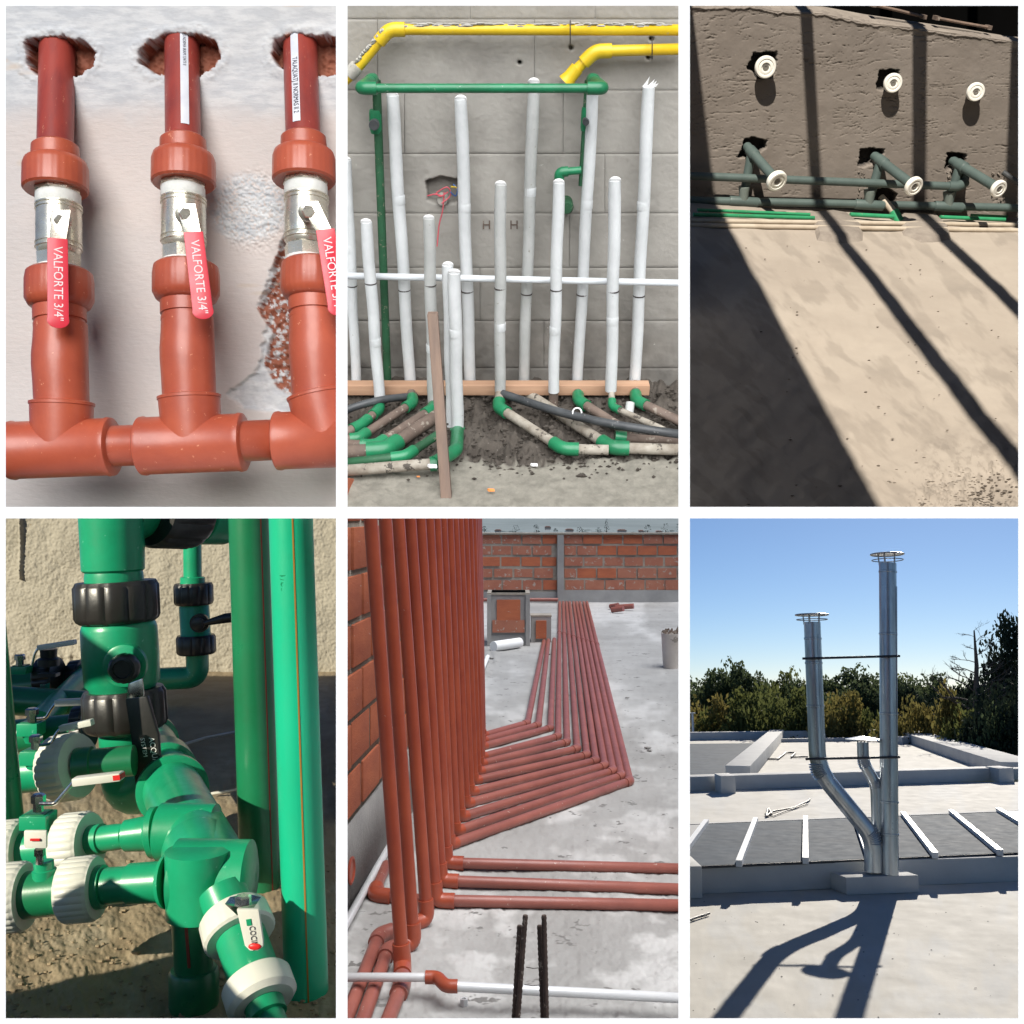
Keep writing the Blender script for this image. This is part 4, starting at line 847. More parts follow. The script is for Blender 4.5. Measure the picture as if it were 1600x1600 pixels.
hz = 1.93; c = at(380, 1428, hz + .04); MB().lathe(c, UPV, [(0, .012), (.026, .035), (.022, .016), (.034, .016), (.036, .012)], 6).build('stem', chrome, fb, angle=20)
ol = [at(x, y, hz) for x, y in ((369, 1421), (404, 1421), (411, 1470), (411, 1480), (403, 1486), (390, 1486), (382, 1478))]
hd4 = MB().prism(ol, W(0, 0, .010)).build('handle', wht4, fb, bevel=.003)
dd4 = (at(395, 1470, hz) - at(388, 1425, hz)).normalized(); ss = dd4.cross(W(0, 0, 1)).normalized(); ss = ss if ss.dot(RIGHT) > 0 else -ss
text('COCINA', at(393, 1447, hz - .0012), dd4, ss, .016, black_ink, hd4, sx=.75)
MB().box(at(389, 1441, hz - .0005), ss * .0045, dd4 * .006, W(0, 0, .0012)).build('green_mark', gr4, hd4); MB().ball(at(398, 1479, hz - .001), .0125, 14, (1, .25, .5)).build('red_tip', red4, hd4)
for q_ in (.0,): text('POLIPROPILENO', f2 + fd * .0365 - RIGHT * .052 + UPV * .012, W(.7, .7, -.1), W(-.7, .7, .2), .010, wht4, fb, 'moulded_mark')
random.seed(4); mbp = MB()
for i in range(420):
    x, y = random.uniform(-5, 530), random.uniform(1330, 1595); p = g4.hit(x, y, .002); mbp.ball(p, random.uniform(.002, .006) * (1.8 if i % 17 == 0 else 1), 6, (1.3, 1, .7))
tag(mbp.build('pebbles', floor4), 'small pebbles scattered on the sandy floor', 'pebbles', kind='stuff')
random.seed(6)
for lab, pts, r in (('pale streak standing in for sunlight on the shaded floor behind the manifold', [(290, 1162), (320, 1153), (352, 1147), (372, 1143)], .006), ('second pale streak standing in for sunlight lower on the shaded floor', [(330, 1240), (352, 1237), (372, 1233)], .005)):
    P = [g4.hit(x, y, .015 + random.uniform(0, .01)) for x, y in pts]; tag(MB().tube(P, r, 8, wob=.2).build('sunlit_streak', wht4), lab, 'sunlit_streak')  # white tubes stand in for thin streaks of sunlight on the floor
# unseen boards added off to the side, cut to shade parts of the floor
YS4 = W(-.62, .42, -.68).normalized()
def shade4(lab, quad, dist, name='added_shade_board'):
    q = [g4.hit(x, y) + YS4 * dist for x, y in quad]; t = thing(name, lab, 'board', sum(q, Vector()) / 4, 'unseen boards added to shade the valve floor'); MB().hexa(q, [p + YS4 * .02 for p in q]).build('board', board_m, t)
shade4('large added board, out of view, shading the floor behind the valves', [(225, 1056), (640, 1056), (700, 1225), (250, 1225)], 4.2)
shade4('added board, out of view, shading the near floor below the valves', [(-200, 1600), (275, 1492), (520, 1440), (700, 2100)], 1.9)

# ================================================================== 5: roof deck with red pipes
CUR[0] = COL['deck']
H5 = 1.037; g5 = Plane(W(0, -H5, 3), UPV)
deck_m = mat('trowelled_concrete', (.36, .355, .345), (.28, .275, .265), 2.4, .85, .0012, 60, speck=(13, .635, (.17, .165, .158)), c3=(.50, .495, .485), c4=(.42, .415, .405))
redp = mat('dusty_red_pipe', (.36, .072, .032), (.29, .052, .026), 9, .38, .0003, 60, coat=.2, speck=(70, .72, (.4, .22, .17)))
redp2 = mat('dusty_red_floor_pipe', (.30, .098, .074), (.235, .075, .058), 9, .42, .0003, 60, coat=.15, speck=(60, .68, (.45, .32, .28)))
brick_m = mat('hollow_clay_brick', (.46, .135, .06), (.36, .10, .05), 6, .85, .002, 60, stretch=(1, 1, 3), speck=(26, .68, (.42, .3, .24)))
brick_m2 = mat('dusty_clay_brick', (.40, .16, .10), (.34, .12, .075), 6, .85, .002, 60, speck=(20, .60, (.42, .33, .28)))
mort5 = mat('rough_joint_mortar', (.36, .32, .27), (.27, .24, .2), 14, .95, .003, 60)
cem5 = mat('grey_cement_render', (.34, .33, .32), (.26, .255, .25), 4, .9, .0015, 60)
galv = mat('white_metallic_conduit', (.74, .75, .76), (.66, .67, .68), 14, .35, metal=.15, coat=.2)
rust5 = mat('rusty_rebar', (.075, .05, .04), (.045, .03, .025), 40, .8, .0015, 90, speck=(60, .6, (.22, .18, .15)))
bucket_m = mat('stained_white_bucket', (.62, .58, .54), (.5, .45, .41), 8, .5, speck=(12, .62, (.3, .27, .24)))
foam_m = mat('white_foam', (.85, .85, .84), (.8, .8, .8), 8, .7)
hill_m = mat('haze_tinted_hill', (.22, .25, .245), (.17, .195, .19), .16, .95, )  # distance haze is mixed into this grey-green
G5 = lambda x, y, o=0: g5.hit(x, y, o)
def h5(X, Y): return (fnoise(X, Y, 80, 90) - .5) * .015 + (fnoise(X, Y * 1.5, 10, 91, 3) - .5) * .006 + smooth(40 - abs((X - 745) - (Y - 1030) * -.35 - 20) * 2.2, 0, 30) * .012 * smooth(fnoise(X, Y, 8, 93), .35, .7) * (Y > 1010) * (Y < 1150)
tag(field('deck_floor', g5, 534, 938, 1069, 1640, 1.8, h5, deck_m, lambda X, Y: smooth(fnoise(X * .5, Y * 1.2, 34, 92), .48, .7)), 'pale trowelled concrete roof deck under the red pipes', 'floor', kind='structure')
# far wall
Z5 = H5 * 1600 / 141; w5 = Plane(W(0, 0, Z5), W(0, 0, -1)); q5 = Z5 / F
fw = thing('brick_parapet', 'long red brick parapet at the far end of the concrete deck', 'wall', w5.hit(905, 941))
def slab5(name, x0, y0, x1, y1, off, th, m, par):
    return MB().hexa([w5.hit(x, y, off) for x, y in ((x0, y0), (x1, y0), (x1, y1), (x0, y1))], [w5.hit(x, y, off) + W(0, 0, th) for x, y in ((x0, y0), (x1, y0), (x1, y1), (x0, y1))]).build(name, m, par)
slab5('mortar_core', 700, 834.5, 1069, 942, -.006, .12, mort5, fw)
slab5('coping', 700, 832.5, 1069, 835, .03, .22, mort5, fw); slab5('cement_band', 700, 925, 871, 942, .01, .04, cem5, fw); slab5('cement_band', 881, 922, 1069, 942, .01, .04, cem5, fw); slab5('column', 871, 836, 881, 942, .05, .1, cem5, fw)
random.seed(12); protos = {}
for r_, (ya, yb_) in enumerate(((836, 849.5), (853, 867), (871, 884), (888, 903), (906.5, 921.5))):
    for x0, x1 in ((722, 870), (882, 1068)):
        x = x0 - (r_ % 2) * 13 + random.uniform(-3, 3)
        while x < x1 - 6:
            a = max(x, x0); b = min(x + 29, x1); wd = b - a
            if wd > 6:
                key = round(wd / 4)
                off = random.uniform(-.004, .01)
                if key not in protos or random.random() < .12:
                    m_ = brick_m2 if random.random() < .6 else brick_m
                    ob = slab5('brick', a, ya, b, yb_, off, .05, m_, fw)
                    # recentre so copies can move freely
                    cc = w5.hit((a + b) / 2, (ya + yb_) / 2, off) - parent_loc(fw); ob.data.transform(Matrix.Translation(-cc)); ob.location = cc; protos[key] = ob
                else: copy(protos[key], fw, w5.hit((a + b) / 2, (ya + yb_) / 2, off))
            x += 31.5
# hill beyond
mh = MB(); nx = 60; vs = []; zs = (42, 55, 75, 100)
for j, z in enumerate(zs):
    for i in range(nx + 1):
        px = 520 + i * 550 / nx; top = (838, 822, 806, 790)[j] + 6 * float(fnoise(np.array([px * 1.0]), np.array([j * 9.0]), 50, 95)[0]) - 3; vs.append(at(px, top, z))
mh.add(vs, [(j * (nx + 1) + i, j * (nx + 1) + i + 1, (j + 1) * (nx + 1) + i + 1, (j + 1) * (nx + 1) + i) for j in range(3) for i in range(nx)])
tag(mh.build('hill', hill_m), 'hazy wooded hillside beyond the brick parapet', 'hill', kind='structure')
random.seed(19); fb5 = MB()
for i in range(520):
    x = random.uniform(700, 1069); z = random.uniform(41, 80); y = 838 - (z - 40) * .70 + random.uniform(-2, 2); e = z / F * random.uniform(1.6, 4.2)
    fb5.ball(at(x, y, z), e, 6, (random.uniform(1, 2.2), 1, random.uniform(.6, 1)))
tag(fb5.build('woodland', mat('haze_tinted_woodland', (.20, .225, .22), (.165, .19, .185), .6, .95), recalc=False), 'hazy woodland covering the hillside beyond the parapet', 'woods', kind='stuff')  # pale low-contrast green carries the haze in its colour
random.seed(9)
leaf_far = mat('far_tree_green', (.06, .085, .075), (.04, .06, .055), 1, .9); house_m = mat('far_house_wall', (.45, .43, .42), (.38, .36, .35), 1, .9); houser = mat('far_house_roof', (.30, .2, .17), (.24, .16, .14), 1, .9)
for i, (x, y, s_) in enumerate(((757, 829, 7), (806, 831, 10), (838, 828, 8), (868, 832, 6), (906, 831, 8), (935, 833, 9), (948, 824, 13), (1012, 829, 9), (1040, 828, 10), (1062, 826, 9))):
    z = 38; t = thing('far_tree', ('pointed dark fir rising above the far parapet' if i == 6 else 'small hazy tree beyond the brick parapet'), 'tree', at(x, y + s_, z), 'trees on the hazy hillside')
    b = MB(); q = z / F
    for j in range(90):
        u = random.random(); wdt = (1 - u) * .5 + .08 if i == 6 else .55 * math.sqrt(max(0, 1 - (2 * u - 1) ** 2)) + .1
        p = at(x + random.uniform(-wdt, wdt) * s_, y + s_ * (.9 - u * 1.9), z + random.uniform(-.2, .2)); e = q * 1.3
        b.add([p + W(random.uniform(-e, e), random.uniform(-e, e), random.uniform(-e, e)) for _ in range(3)], [(0, 1, 2)], False)
    b.build('crown', leaf_far, t, recalc=False); MB().tube([at(x, y + s_, z), at(x, y, z)], q * .6, 6).build('trunk', rust5, t)
for i, (x, y, w_, h_) in enumerate(((778, 831, 10, 4), (856, 826, 9, 4), (890, 830, 12, 4), (972, 831, 13, 4), (1002, 832, 7, 4), (1030, 832, 9, 3))):
    z = 36 + i * .3; q = z / F; t = thing('far_house', 'tiny pale house on the hillside beyond the parapet', 'house', at(x, y + h_, z), 'houses on the hazy hillside')
    MB().box(at(x, y, z), RIGHT * q * w_ * .5, UPV * q * h_ * .5, W(0, 0, .15)).build('wall', house_m, t)
    MB().prism([at(x - w_ * .6, y - h_ * .5, z - .17), at(x + w_ * .6, y - h_ * .5, z - .17), at(x + w_ * .3, y - h_ * 1.0, z - .17), at(x - w_ * .3, y - h_ * 1.0, z - .17)], W(0, 0, .34)).build('roof', houser, t)
# near brick wall at the left
b0 = G5(543, 1430); b1 = G5(603, 1332); wd5 = (b1 - b0).normalized(); wn5 = wd5.cross(UPV).normalized(); wn5 = wn5 if wn5.dot(RIGHT) > 0 else -wn5
lw = thing('brick_wall', 'near orange hollow-brick wall at the left behind the red standing pipes', 'wall', b0)
def P5(s_, h_, o=0): return b0 + wd5 * s_ + UPV * h_ + wn5 * o
def blk5(name, s0, s1, h0, h1, o0, o1, m):
    return MB().hexa([P5(s0, h0, o0), P5(s1, h0, o0), P5(s1, h1, o0), P5(s0, h1, o0)], [P5(s0, h0, o1), P5(s1, h0, o1), P5(s1, h1, o1), P5(s0, h1, o1)]).build(name, m, lw, bevel=.004 if name == 'brick' else 0)
blk5('mortar_core', -.75, 1.9, 0, 1.06, -.12, -.002, mort5); blk5('plaster_skirt', -.75, 1.9, 0, .23, -.01, .006, cem5)
pb = None
for r_ in range(7):
    h0 = .245 + r_ * .128; s_ = -.75 + (r_ % 2) * .11
    while s_ < 1.85:
        o = random.uniform(-.003, .004)
        if pb is None:
            pb = blk5('brick', 0, .208, 0, .112, -.02, .004, brick_m); cc = P5(.104, .056) - parent_loc(lw); pb.data.transform(Matrix.Translation(-cc)); pb.location = P5(s_ + .104, h0 + .056, o) - parent_loc(lw)
        else: copy(pb, lw, P5(s_ + .104, h0 + .056, o))
        s_ += .228
MB().lathe(P5(.0, .115, .008), wn5, [(0, .034), (.004, .036), (.006, .03), (.002, .026)], 20).build('conduit_box', redp, lw)
pier = thing('brick_pier', 'narrow brick pier end beside the innermost red standing pipes', 'wall', G5(715, 1190))
MB().hexa([at(x, y, 4.75) for x, y in ((640, 797), (749, 797), (753, 1149), (640, 1149))], [at(x, y, 4.75) + W(0, 0, .2) for x, y in ((640, 797), (749, 797), (753, 1149), (640, 1149))]).build('pier_body', brick_m, pier)
MB().hexa([at(x, y, 4.74) for x, y in ((747.5, 797), (750, 797), (754, 1149), (751.5, 1149))], [at(x, y, 4.74) + W(0, 0, .1) for x, y in ((747.5, 797), (750, 797), (754, 1149), (751.5, 1149))]).build('pier_edge', mort5, pier)
ptube('conduit', 'silvery conduit lying along the foot of the near brick wall', 'pipe', g5, [(610, 1318, .02), (530, 1462, .02)], 5.5, galv)
# the bank of red pipes
tops = [578, 601, 621.5, 640, 656, 669.5, 681, 691, 701, 709.5, 717.5, 725.5, 732.5, 738.5, 741.5, 744, 746, 748]
feet = [(629, 1508), (646, 1474), (667, 1436), (681, 1407), (689, 1376), (698, 1348), (703, 1320), (712, 1299), (720, 1277), (728, 1256), (735, 1238), (741, 1220), (746, 1206), (750, 1194), (751.5, 1183), (752.5, 1167), (753, 1158), (754, 1150)]
corner = [(984, 1221), (971, 1213), (958, 1205), (945, 1197), (931, 1189), (917, 1180), (902, 1170), (886, 1160), (872, 1151), (860, 1138), (841, 1133), (824, 1130)]
fars = [(917, 941), (912, 941), (906, 941), (901, 941), (896, 941), (890, 941), (885, 941), (880, 941), (874.5, 941), (866, 999), (857, 1000), (850, 1002)]
lab5 = ['foremost red standing pipe at the left, its foot in a loose collar', 'second red standing pipe, elbowing left at its foot', 'third red standing pipe, ending in an open elbow', 'fourth red standing pipe feeding the nearest crosswise floor pipe', 'fifth red standing pipe feeding the middle crosswise floor pipe', 'sixth red standing pipe feeding the farthest crosswise floor pipe',
        'red pipe forming the outermost loop of the fan', 'red pipe forming the second loop of the fan from outside', 'red pipe forming the third loop of the fan from outside', 'red pipe forming the fourth loop of the fan from outside', 'red pipe forming the fifth loop of the fan from outside', 'red pipe forming the sixth loop of the fan from outside', 'red pipe forming the seventh loop of the fan from outside', 'red pipe forming the eighth loop of the fan from outside', 'red pipe forming the innermost loop that still reaches the far parapet',
        'outer pipe of the inner trio running to the small brick box', 'middle pipe of the inner trio running to the small brick box', 'inner pipe of the inner trio running to the small brick box']
R5 = .0155
extra = {0: [(628, 1540), (596, 1620)], 1: [(606, 1484), (556, 1625)], 2: [(592, 1462), (538, 1600)], 3: [(1075, 1415)], 4: [(1075, 1390)], 5: [(1075, 1358)]}
for i, (tx_, ft) in enumerate(zip(tops, feet)):
    p = G5(*ft, R5); z = dep(p); top = at(tx_, 797, z); r = R5 * (1.02 if i < 6 else .98)
    t = thing('red_pipe', lab5[i], 'pipe', G5(*ft), 'red pipes coming down the near brick wall')
    MB().tube([top, p], r, 20).build('upright_pipe', redp, t)
    if i < 6: nxt = [G5(*e, R5) for e in extra[i]]
    else: nxt = [G5(*corner[i - 6], R5), G5(*fars[i - 6], R5)]
    P = [p] + nxt; MB().tube(P if i >= 6 else fillet(P, .05), r * (1.08 if i >= 6 else .97), 18).build('floor_pipe', redp2, t)
    def elbow(a, c, b, k=1.28, nm='elbow', m=redp2, ln=2.6):
        MB().tube(fillet([c + (a - c).normalized() * R5 * ln, c, c + (b - c).normalized() * R5 * ln], R5 * 1.6), R5 * k, 18).build(nm, m, t)
    elbow(top, p, nxt[0], 1.3 if i < 6 else 1.18, m=redp, ln=3.2 if i < 6 else 1.9)
    if i >= 6:
        elbow(p, nxt[0], nxt[1], 1.2, ln=1.9)
        if i < 15:
            c = nxt[0].lerp(nxt[1], (.52, .53, .535, .54, .55, .56, .565, .575, .58)[i - 6]); d = (nxt[1] - nxt[0]).normalized()
            MB().lathe(c - d * .035, d, [(0, R5), (0, R5 * 1.22), (.07, R5 * 1.22), (.07, R5)], 16).build('collar', redp2, t)
    elif len(nxt) > 1: elbow(p, nxt[0], nxt[1])
t = thing('red_pipe', 'short red pipe with elbow lying behind the standing pipes at the left', 'pipe', G5(583, 1397)); P = [G5(672, 1408, R5), G5(584, 1398, R5), G5(604, 1352, R5)]
MB().tube(P, R5, 18).build('floor_pipe', redp2, t); MB().tube(fillet([P[1] + (P[0] - P[1]).normalized() * .05, P[1], P[1] + (P[2] - P[1]).normalized() * .05], .025), R5 * 1.35, 18).build('elbow', redp, t)
t = thing('conduit', 'silvery conduit crossing the deck floor with a red double elbow', 'pipe', G5(800, 1560)); rc = pr(G5(700, 1530), 6.5)
P = [G5(530, 1527, .05), G5(672, 1527, .05), G5(706, 1541, .05), G5(1075, 1560, .045)]; MB().tube(P[:2], rc, 18).build('pipe', galv, t); MB().tube(P[2:], rc * 1.1, 18).build('pipe', galv, t)
MB().tube(fillet([P[1] - RIGHT * .01, P[1] + RIGHT * .015, P[2] - RIGHT * .012, P[2] + RIGHT * .012], .02), rc * 1.5, 18).build('double_elbow', redp, t)
for x, lab, x2, y2 in ((821, 'left pair of rusty starter bars in the near foreground', 812, 1446), (850, 'right pair of rusty starter bars in the near foreground', 843, 1446)):
    bx = 806 if x == 821 else 855; t = thing('rebar_pair', lab, 'rebar', at(bx, 1629, 2.0), 'starter bars rising from the deck')
    for dx, (tx_, ty_) in enumerate(((x, 1430), (x2, y2))):
        a, b = at(bx - 6 * dx + (0 if dx == 0 else 1), 1632, 2.0 + dx * .012), at(tx_, ty_, 2.0 + dx * .012); n = 46
        MB().tube([a.lerp(b, k / n) for k in range(n + 1)], [.0046 + (.0009 if k % 2 else 0) for k in range(n + 1)], 12).build('bar', rust5, t)
for y in (1511, 1538):
    a, b = at(822 - (y - 1511) * .1, y, 1.985), at(845, y + 1, 1.985); tag(MB().tube([a, a.lerp(b, .5) - UPV * .002, b], .0008, 6).build('tie_wire', wire_m), ('upper' if y < 1520 else 'lower') + ' thin wire tied between the two pairs of starter bars', 'wire')
c = G5(725, 1566, .006); tag(MB().lathe(c, UPV, [(-.006, .009), (.008, .009), (.008, .005), (.0, .005)], 6).build('loose_nut', galv, angle=20), 'loose metal nut lying near the silvery conduit', 'nut')
# boxes
def box5(lab, x0, x1, yb_, yt, name='brick_box'):
    z = H5 * 1600 / (yb_ - 800); t = thing(name, lab, 'chimney base', at((x0 + x1) / 2, yb_, z)); q = z / F; wd = (x1 - x0) * q; ht = (yb_ - yt) * q; c = at((x0 + x1) / 2, (yb_ + yt) / 2, z)
    dpt = wd * .5; e = wd * .5
    MB().box(c + W(0, 0, dpt), RIGHT * e * .96, UPV * ht * .5, W(0, 0, dpt * .97)).build('core', cem5, t)
    return t, c, e, ht, dpt, q
t, c, e, ht, dpt, q = box5('large rendered brick box standing on the far part of the deck', 761, 828, 1009, 929)
MB().box(c - W(0, 0, .003) + UPV * ht * .1, RIGHT * e * .55, UPV * ht * .30, W(0, 0, .005)).build('brick_face', brick_m, t)
MB().box(c - W(0, 0, .005) - UPV * ht * .12, RIGHT * e * .75, UPV * ht * .12, W(0, 0, .004)).build('brick_face', brick_m2, t)
for s_ in (-1, 1): MB().box(c - W(0, 0, .006) + RIGHT * e * .90 * s_, RIGHT * e * .1, UPV * ht * .5, W(0, 0, .006)).build('corner_render', cem5, t)
MB().box(c + W(0, 0, dpt) + UPV * ht * .51, RIGHT * e, UPV * ht * .02, W(0, 0, dpt)).build('rim', mort5, t); MB().box(c + W(0, 0, dpt) + UPV * ht * .53, RIGHT * e * .8, UPV * .002, W(0, 0, dpt * .8)).build('opening_shade_sheet', dark_m, t)  # thin black sheet on top stands in for the shade inside the box
t, c, e, ht, dpt, q = box5('small brick box beside the large one where the inner trio ends', 829, 862, 1004, 963); MB().box(c - W(0, 0, .004), RIGHT * e * .5, UPV * ht * .34, W(0, 0, .01)).build('brick_face', brick_m, t)
MB().box(c + W(0, 0, dpt) + UPV * ht * .51, RIGHT * e, UPV * ht * .03, W(0, 0, dpt)).build('rim', mort5, t)
c0, c1 = G5(771, 1010, .04), G5(812, 1004, .04); tag(MB().tube([c0, c1], .038, 16).build('foam_roll', foam_m), 'white foam roll lying in front of the large brick box', 'foam roll')
t = thing('far_pipe', 'red pipe running along the foot of the far parapet', 'pipe', w5.hit(780, 938, .1)); MB().tube([w5.hit(700, 937, .1), w5.hit(872, 937, .1)], .02, 12).build('pipe', redp2, t)
ptube('white_tube', 'short white tube lying beside the innermost standing pipes', 'pipe', g5, [(752, 1050, .03), (762, 1026, .03)], 3.5, foam_m)
tb = thing('bucket', 'stained white bucket full of rubble at the right edge of the deck', 'bucket', G5(1051, 1045)); c = G5(1051, 1043); q = pr(c, 1)
MB().lathe(c, UPV, [(0, q * 15), (q * 50, q * 17.5), (q * 54, q * 17.8), (q * 54, q * 16), (q * 48, q * 15.8)], 28).build('pail', bucket_m, tb)
ds = MB(); random.seed(2)
for i in range(14):
    p = c + UPV * q * 56 + RIGHT * q * random.uniform(-15, 13) + W(0, 0, 1) * q * random.uniform(-12, 12); ds.box(p, W(random.uniform(.3, 1), random.uniform(-.8, .8), .2) * q * random.uniform(3, 8), W(-.3, 1, 0) * q * 1.6, W(0, 0, 1) * q * 1.6)
tag(ds.build('rubble', mudp, tb), kind='stuff')
for i, (x, y, dx) in enumerate(((965, 953, 9), (976, 949, 14), (960, 948, 6))):
    a, b = G5(x - dx, y, .03), G5(x + dx, y - 2, .05); tag(MB().tube([a, b], .028, 12).build('pipe_offcut', redp2), ('left', 'long', 'small far')[i] + ' red offcut in the little heap near the far parapet', 'offcut')
for i, (x, y, s_) in enumerate(((768, 1028, 4), (1012, 1168, 5), (1015, 1172, 4), (980, 1090, 3), (858, 1022, 2.5))):
    c = G5(x, y, .006); tag(MB().ball(c, pr(c, s_), 7, (1.3, 1, .4)).build('mortar_lump', cem5), ('dark lump by the white tube', 'dark chip on the right of the deck', 'smaller dark chip touching the one on the right', 'faint chip in the open middle of the deck', 'tiny chip near the inner trio')[i], 'debris')

# ================================================================== 6: flues on a flat roof
CUR[0] = COL['flues']
def rz(px, py, z=-1.6): d = ray(px, py); return d * (z / d.z)
def ry(px, py, y): d = ray(px, py); return d * (y / d.y)
roof_m = mat('pale_roof_screed', (.62, .59, .53), (.54, .515, .46), 1.3, .85, .001, 60, speck=(11, .72, (.34, .32, .28)), c3=(.60, .59, .56), c4=(.54, .53, .5))
curb_m = mat('painted_roof_curb', (.60, .60, .585), (.53, .53, .52), 2.5, .85, .0012, 60)
glassy = mat('dark_skylight_sheet', (.042, .068, .105), (.032, .052, .082), 2.0, .8, .0003, 20, speck=(14, .72, (.06, .08, .11)), spec=.08)
barw = mat('white_skylight_bar', (.74, .75, .76), (.68, .69, .70), 6, .4)
galv6 = mat('galvanised_flue', (.66, .69, .71), (.46, .49, .52), 5, .30, .0003, 30, metal=.75, stretch=(3, 3, .5))
galv6b = mat('galvanised_cap', (.62, .63, .64), (.5, .51, .52), 9, .3, metal=.8)
rod_m = mat('dark_steel_rod', (.08, .08, .085), (.06, .06, .065), 9, .5, metal=.4)
bark = mat('tree_bark', (.12, .09, .075), (.08, .065, .055), 5, .95)
cable_m = mat('grey_cable', (.15, .14, .13), (.11, .1, .095), 9, .6)
R6 = Plane((0, 0, -1.6), (0, 0, 1))
tag(field('roof_deck', R6, 1069, 1222, 1640, 1640, 3, lambda X, Y: (fnoise(X, Y, 60, 96) - .5) * .012 + (fnoise(X, Y, 8, 97) - .5) * .003, roof_m, lambda X, Y: smooth(fnoise(X, Y, 40, 98), .45, .7)), 'pale flat roof that carries the metal flues', 'roof', kind='structure')
bld = thing('roof_building', 'pale concrete building whose flat roof carries curbs and skylights', 'building', (6, 20, -6))
def poly6(name, pts, z, th, m, par=None):
    p = [rz(x, y, z) for x, y in pts]; return MB().prism([v - Vector((0, 0, th)) for v in p], (0, 0, th)).build(name, m, par)
poly6('rear_roof', [(1000, 1236), (1700, 1212), (1560, 1197), (1404, 1150), (1000, 1150)], -1.602, .4, roof_m, bld)
# walls of the building below roof
poly6('facade', [(1000, 1240), (1640, 1216), (1556, 1199), (1402, 1151), (1000, 1151)], -1.7, 5, curb_m, bld)
def curb(name, a0, a1, hz, wid, z=-1.6, m=curb_m, par=bld):
    """beam whose viewer-side foot runs from a0 to a1"""
    p, q = rz(*a0, z), rz(*a1, z); d = (q - p).normalized(); n = Vector((0, 0, 1)).cross(d); n = n if n.y > 0 else -n
    return MB().prism([p, q, q + n * wid, p + n * wid], (0, 0, hz)).build(name, m, par, bevel=.01)
curb('curb', (1000, 1401), (1660, 1375), .205, .06)
# skylight strip
sk = thing('skylight_strip', 'long dark skylight strip with white glazing bars', 'skylight', rz(1335, 1386))
zt = -1.388; fl_, fr_ = (1000, 1359), (1660, 1331); bl_, br_ = (1000, 1292), (1660, 1265)
p4 = [rz(*fl_, zt), rz(*fr_, zt), rz(*br_, zt), rz(*bl_, zt)]
MB().prism([v - Vector((0, 0, .012)) for v in p4], (0, 0, .012)).build('frame_base', rod_m, sk)
for name, a, b in (('edge_rail', p4[0], p4[1]),): MB().tube([a + Vector((0, 0, .004)), b + Vector((0, 0, .004))], .006, 8).build(name, rod_m, sk)
fx = [1053, 1155, 1259, 1358, 1461, 1562, 1662]; bx_ = [1104, 1181, 1259, 1335, 1411, 1486, 1560]
def lerpy(x, a, b): return a[1] + (b[1] - a[1]) * (x - a[0]) / (b[0] - a[0])
for k in range(6):
    f0, f1, g0, g1 = fx[k] + 3, fx[k + 1] - 3, bx_[k] + 2, bx_[k + 1] - 2
    q = [rz(f0, lerpy(f0, fl_, fr_) - 1, zt), rz(f1, lerpy(f1, fl_, fr_) - 1, zt), rz(g1, lerpy(g1, bl_, br_) + 1, zt), rz(g0, lerpy(g0, bl_, br_) + 1, zt)]
    MB().prism([v + Vector((0, 0, .001)) for v in q], (0, 0, .006)).build('pane', glassy, sk)
for k in range(7):
    a, b = rz(fx[k], lerpy(fx[k], fl_, fr_) + 1, zt), rz(bx_[k], lerpy(bx_[k], bl_, br_), zt); d = (b - a).normalized(); s_ = Vector((0, 0, 1)).cross(d) * .024
    MB().prism([a - s_ - d * .03, a + s_ - d * .03, b + s_, b - s_], (0, 0, .05)).build('glazing_bar', barw, sk)
poly6('skylight_upstand', [(1000, 1291), (1660, 1264), (1660, 1262), (1000, 1289)], zt, .2, curb_m, sk)
# upper curbs
curb('curb', (1000, 1239), (1585, 1219), .22, .35); curb('curb', (1580, 1219), (1680, 1214), .19, .3)
curb('far_curb', (1069, 1157), (1404, 1152), .24, .4); curb('curb', (1215, 1160), (1400, 1157), .10, .25)
def diag(a, b, wl, hz, name='curb'):
    p, q = rz(*a), rz(*b); d = (q - p).normalized(); n = Vector((0, 0, 1)).cross(d); n = n if n.x > 0 else -n
    MB().prism([p, q, q + n * wl, p + n * wl], (0, 0, hz)).build(name, curb_m, bld, bevel=.01)
diag((1403, 1155), (1563, 1213), .75, .26); diag((1204, 1154), (1134, 1222), .42, .28)
for x0, x1, yb_, hz in ((1127, 1150, 1241, .27), (1562, 1585, 1223, .24), (1178, 1192, 1193, .18), (1410, 1428, 1163, .2), (1060, 1098, 1405, .24)):
    p, q = rz(x0, yb_), rz(x1, yb_ - 1); MB().prism([p, q, q + Vector((0, .5, 0)), p + Vector((0, .5, 0))], (0, 0, hz)).build('curb_post', curb_m, bld, bevel=.01)
poly6('light_well', [(1000, 1214), (1138, 1214), (1182, 1161), (1000, 1163)], -1.585, .01, glassy, bld)
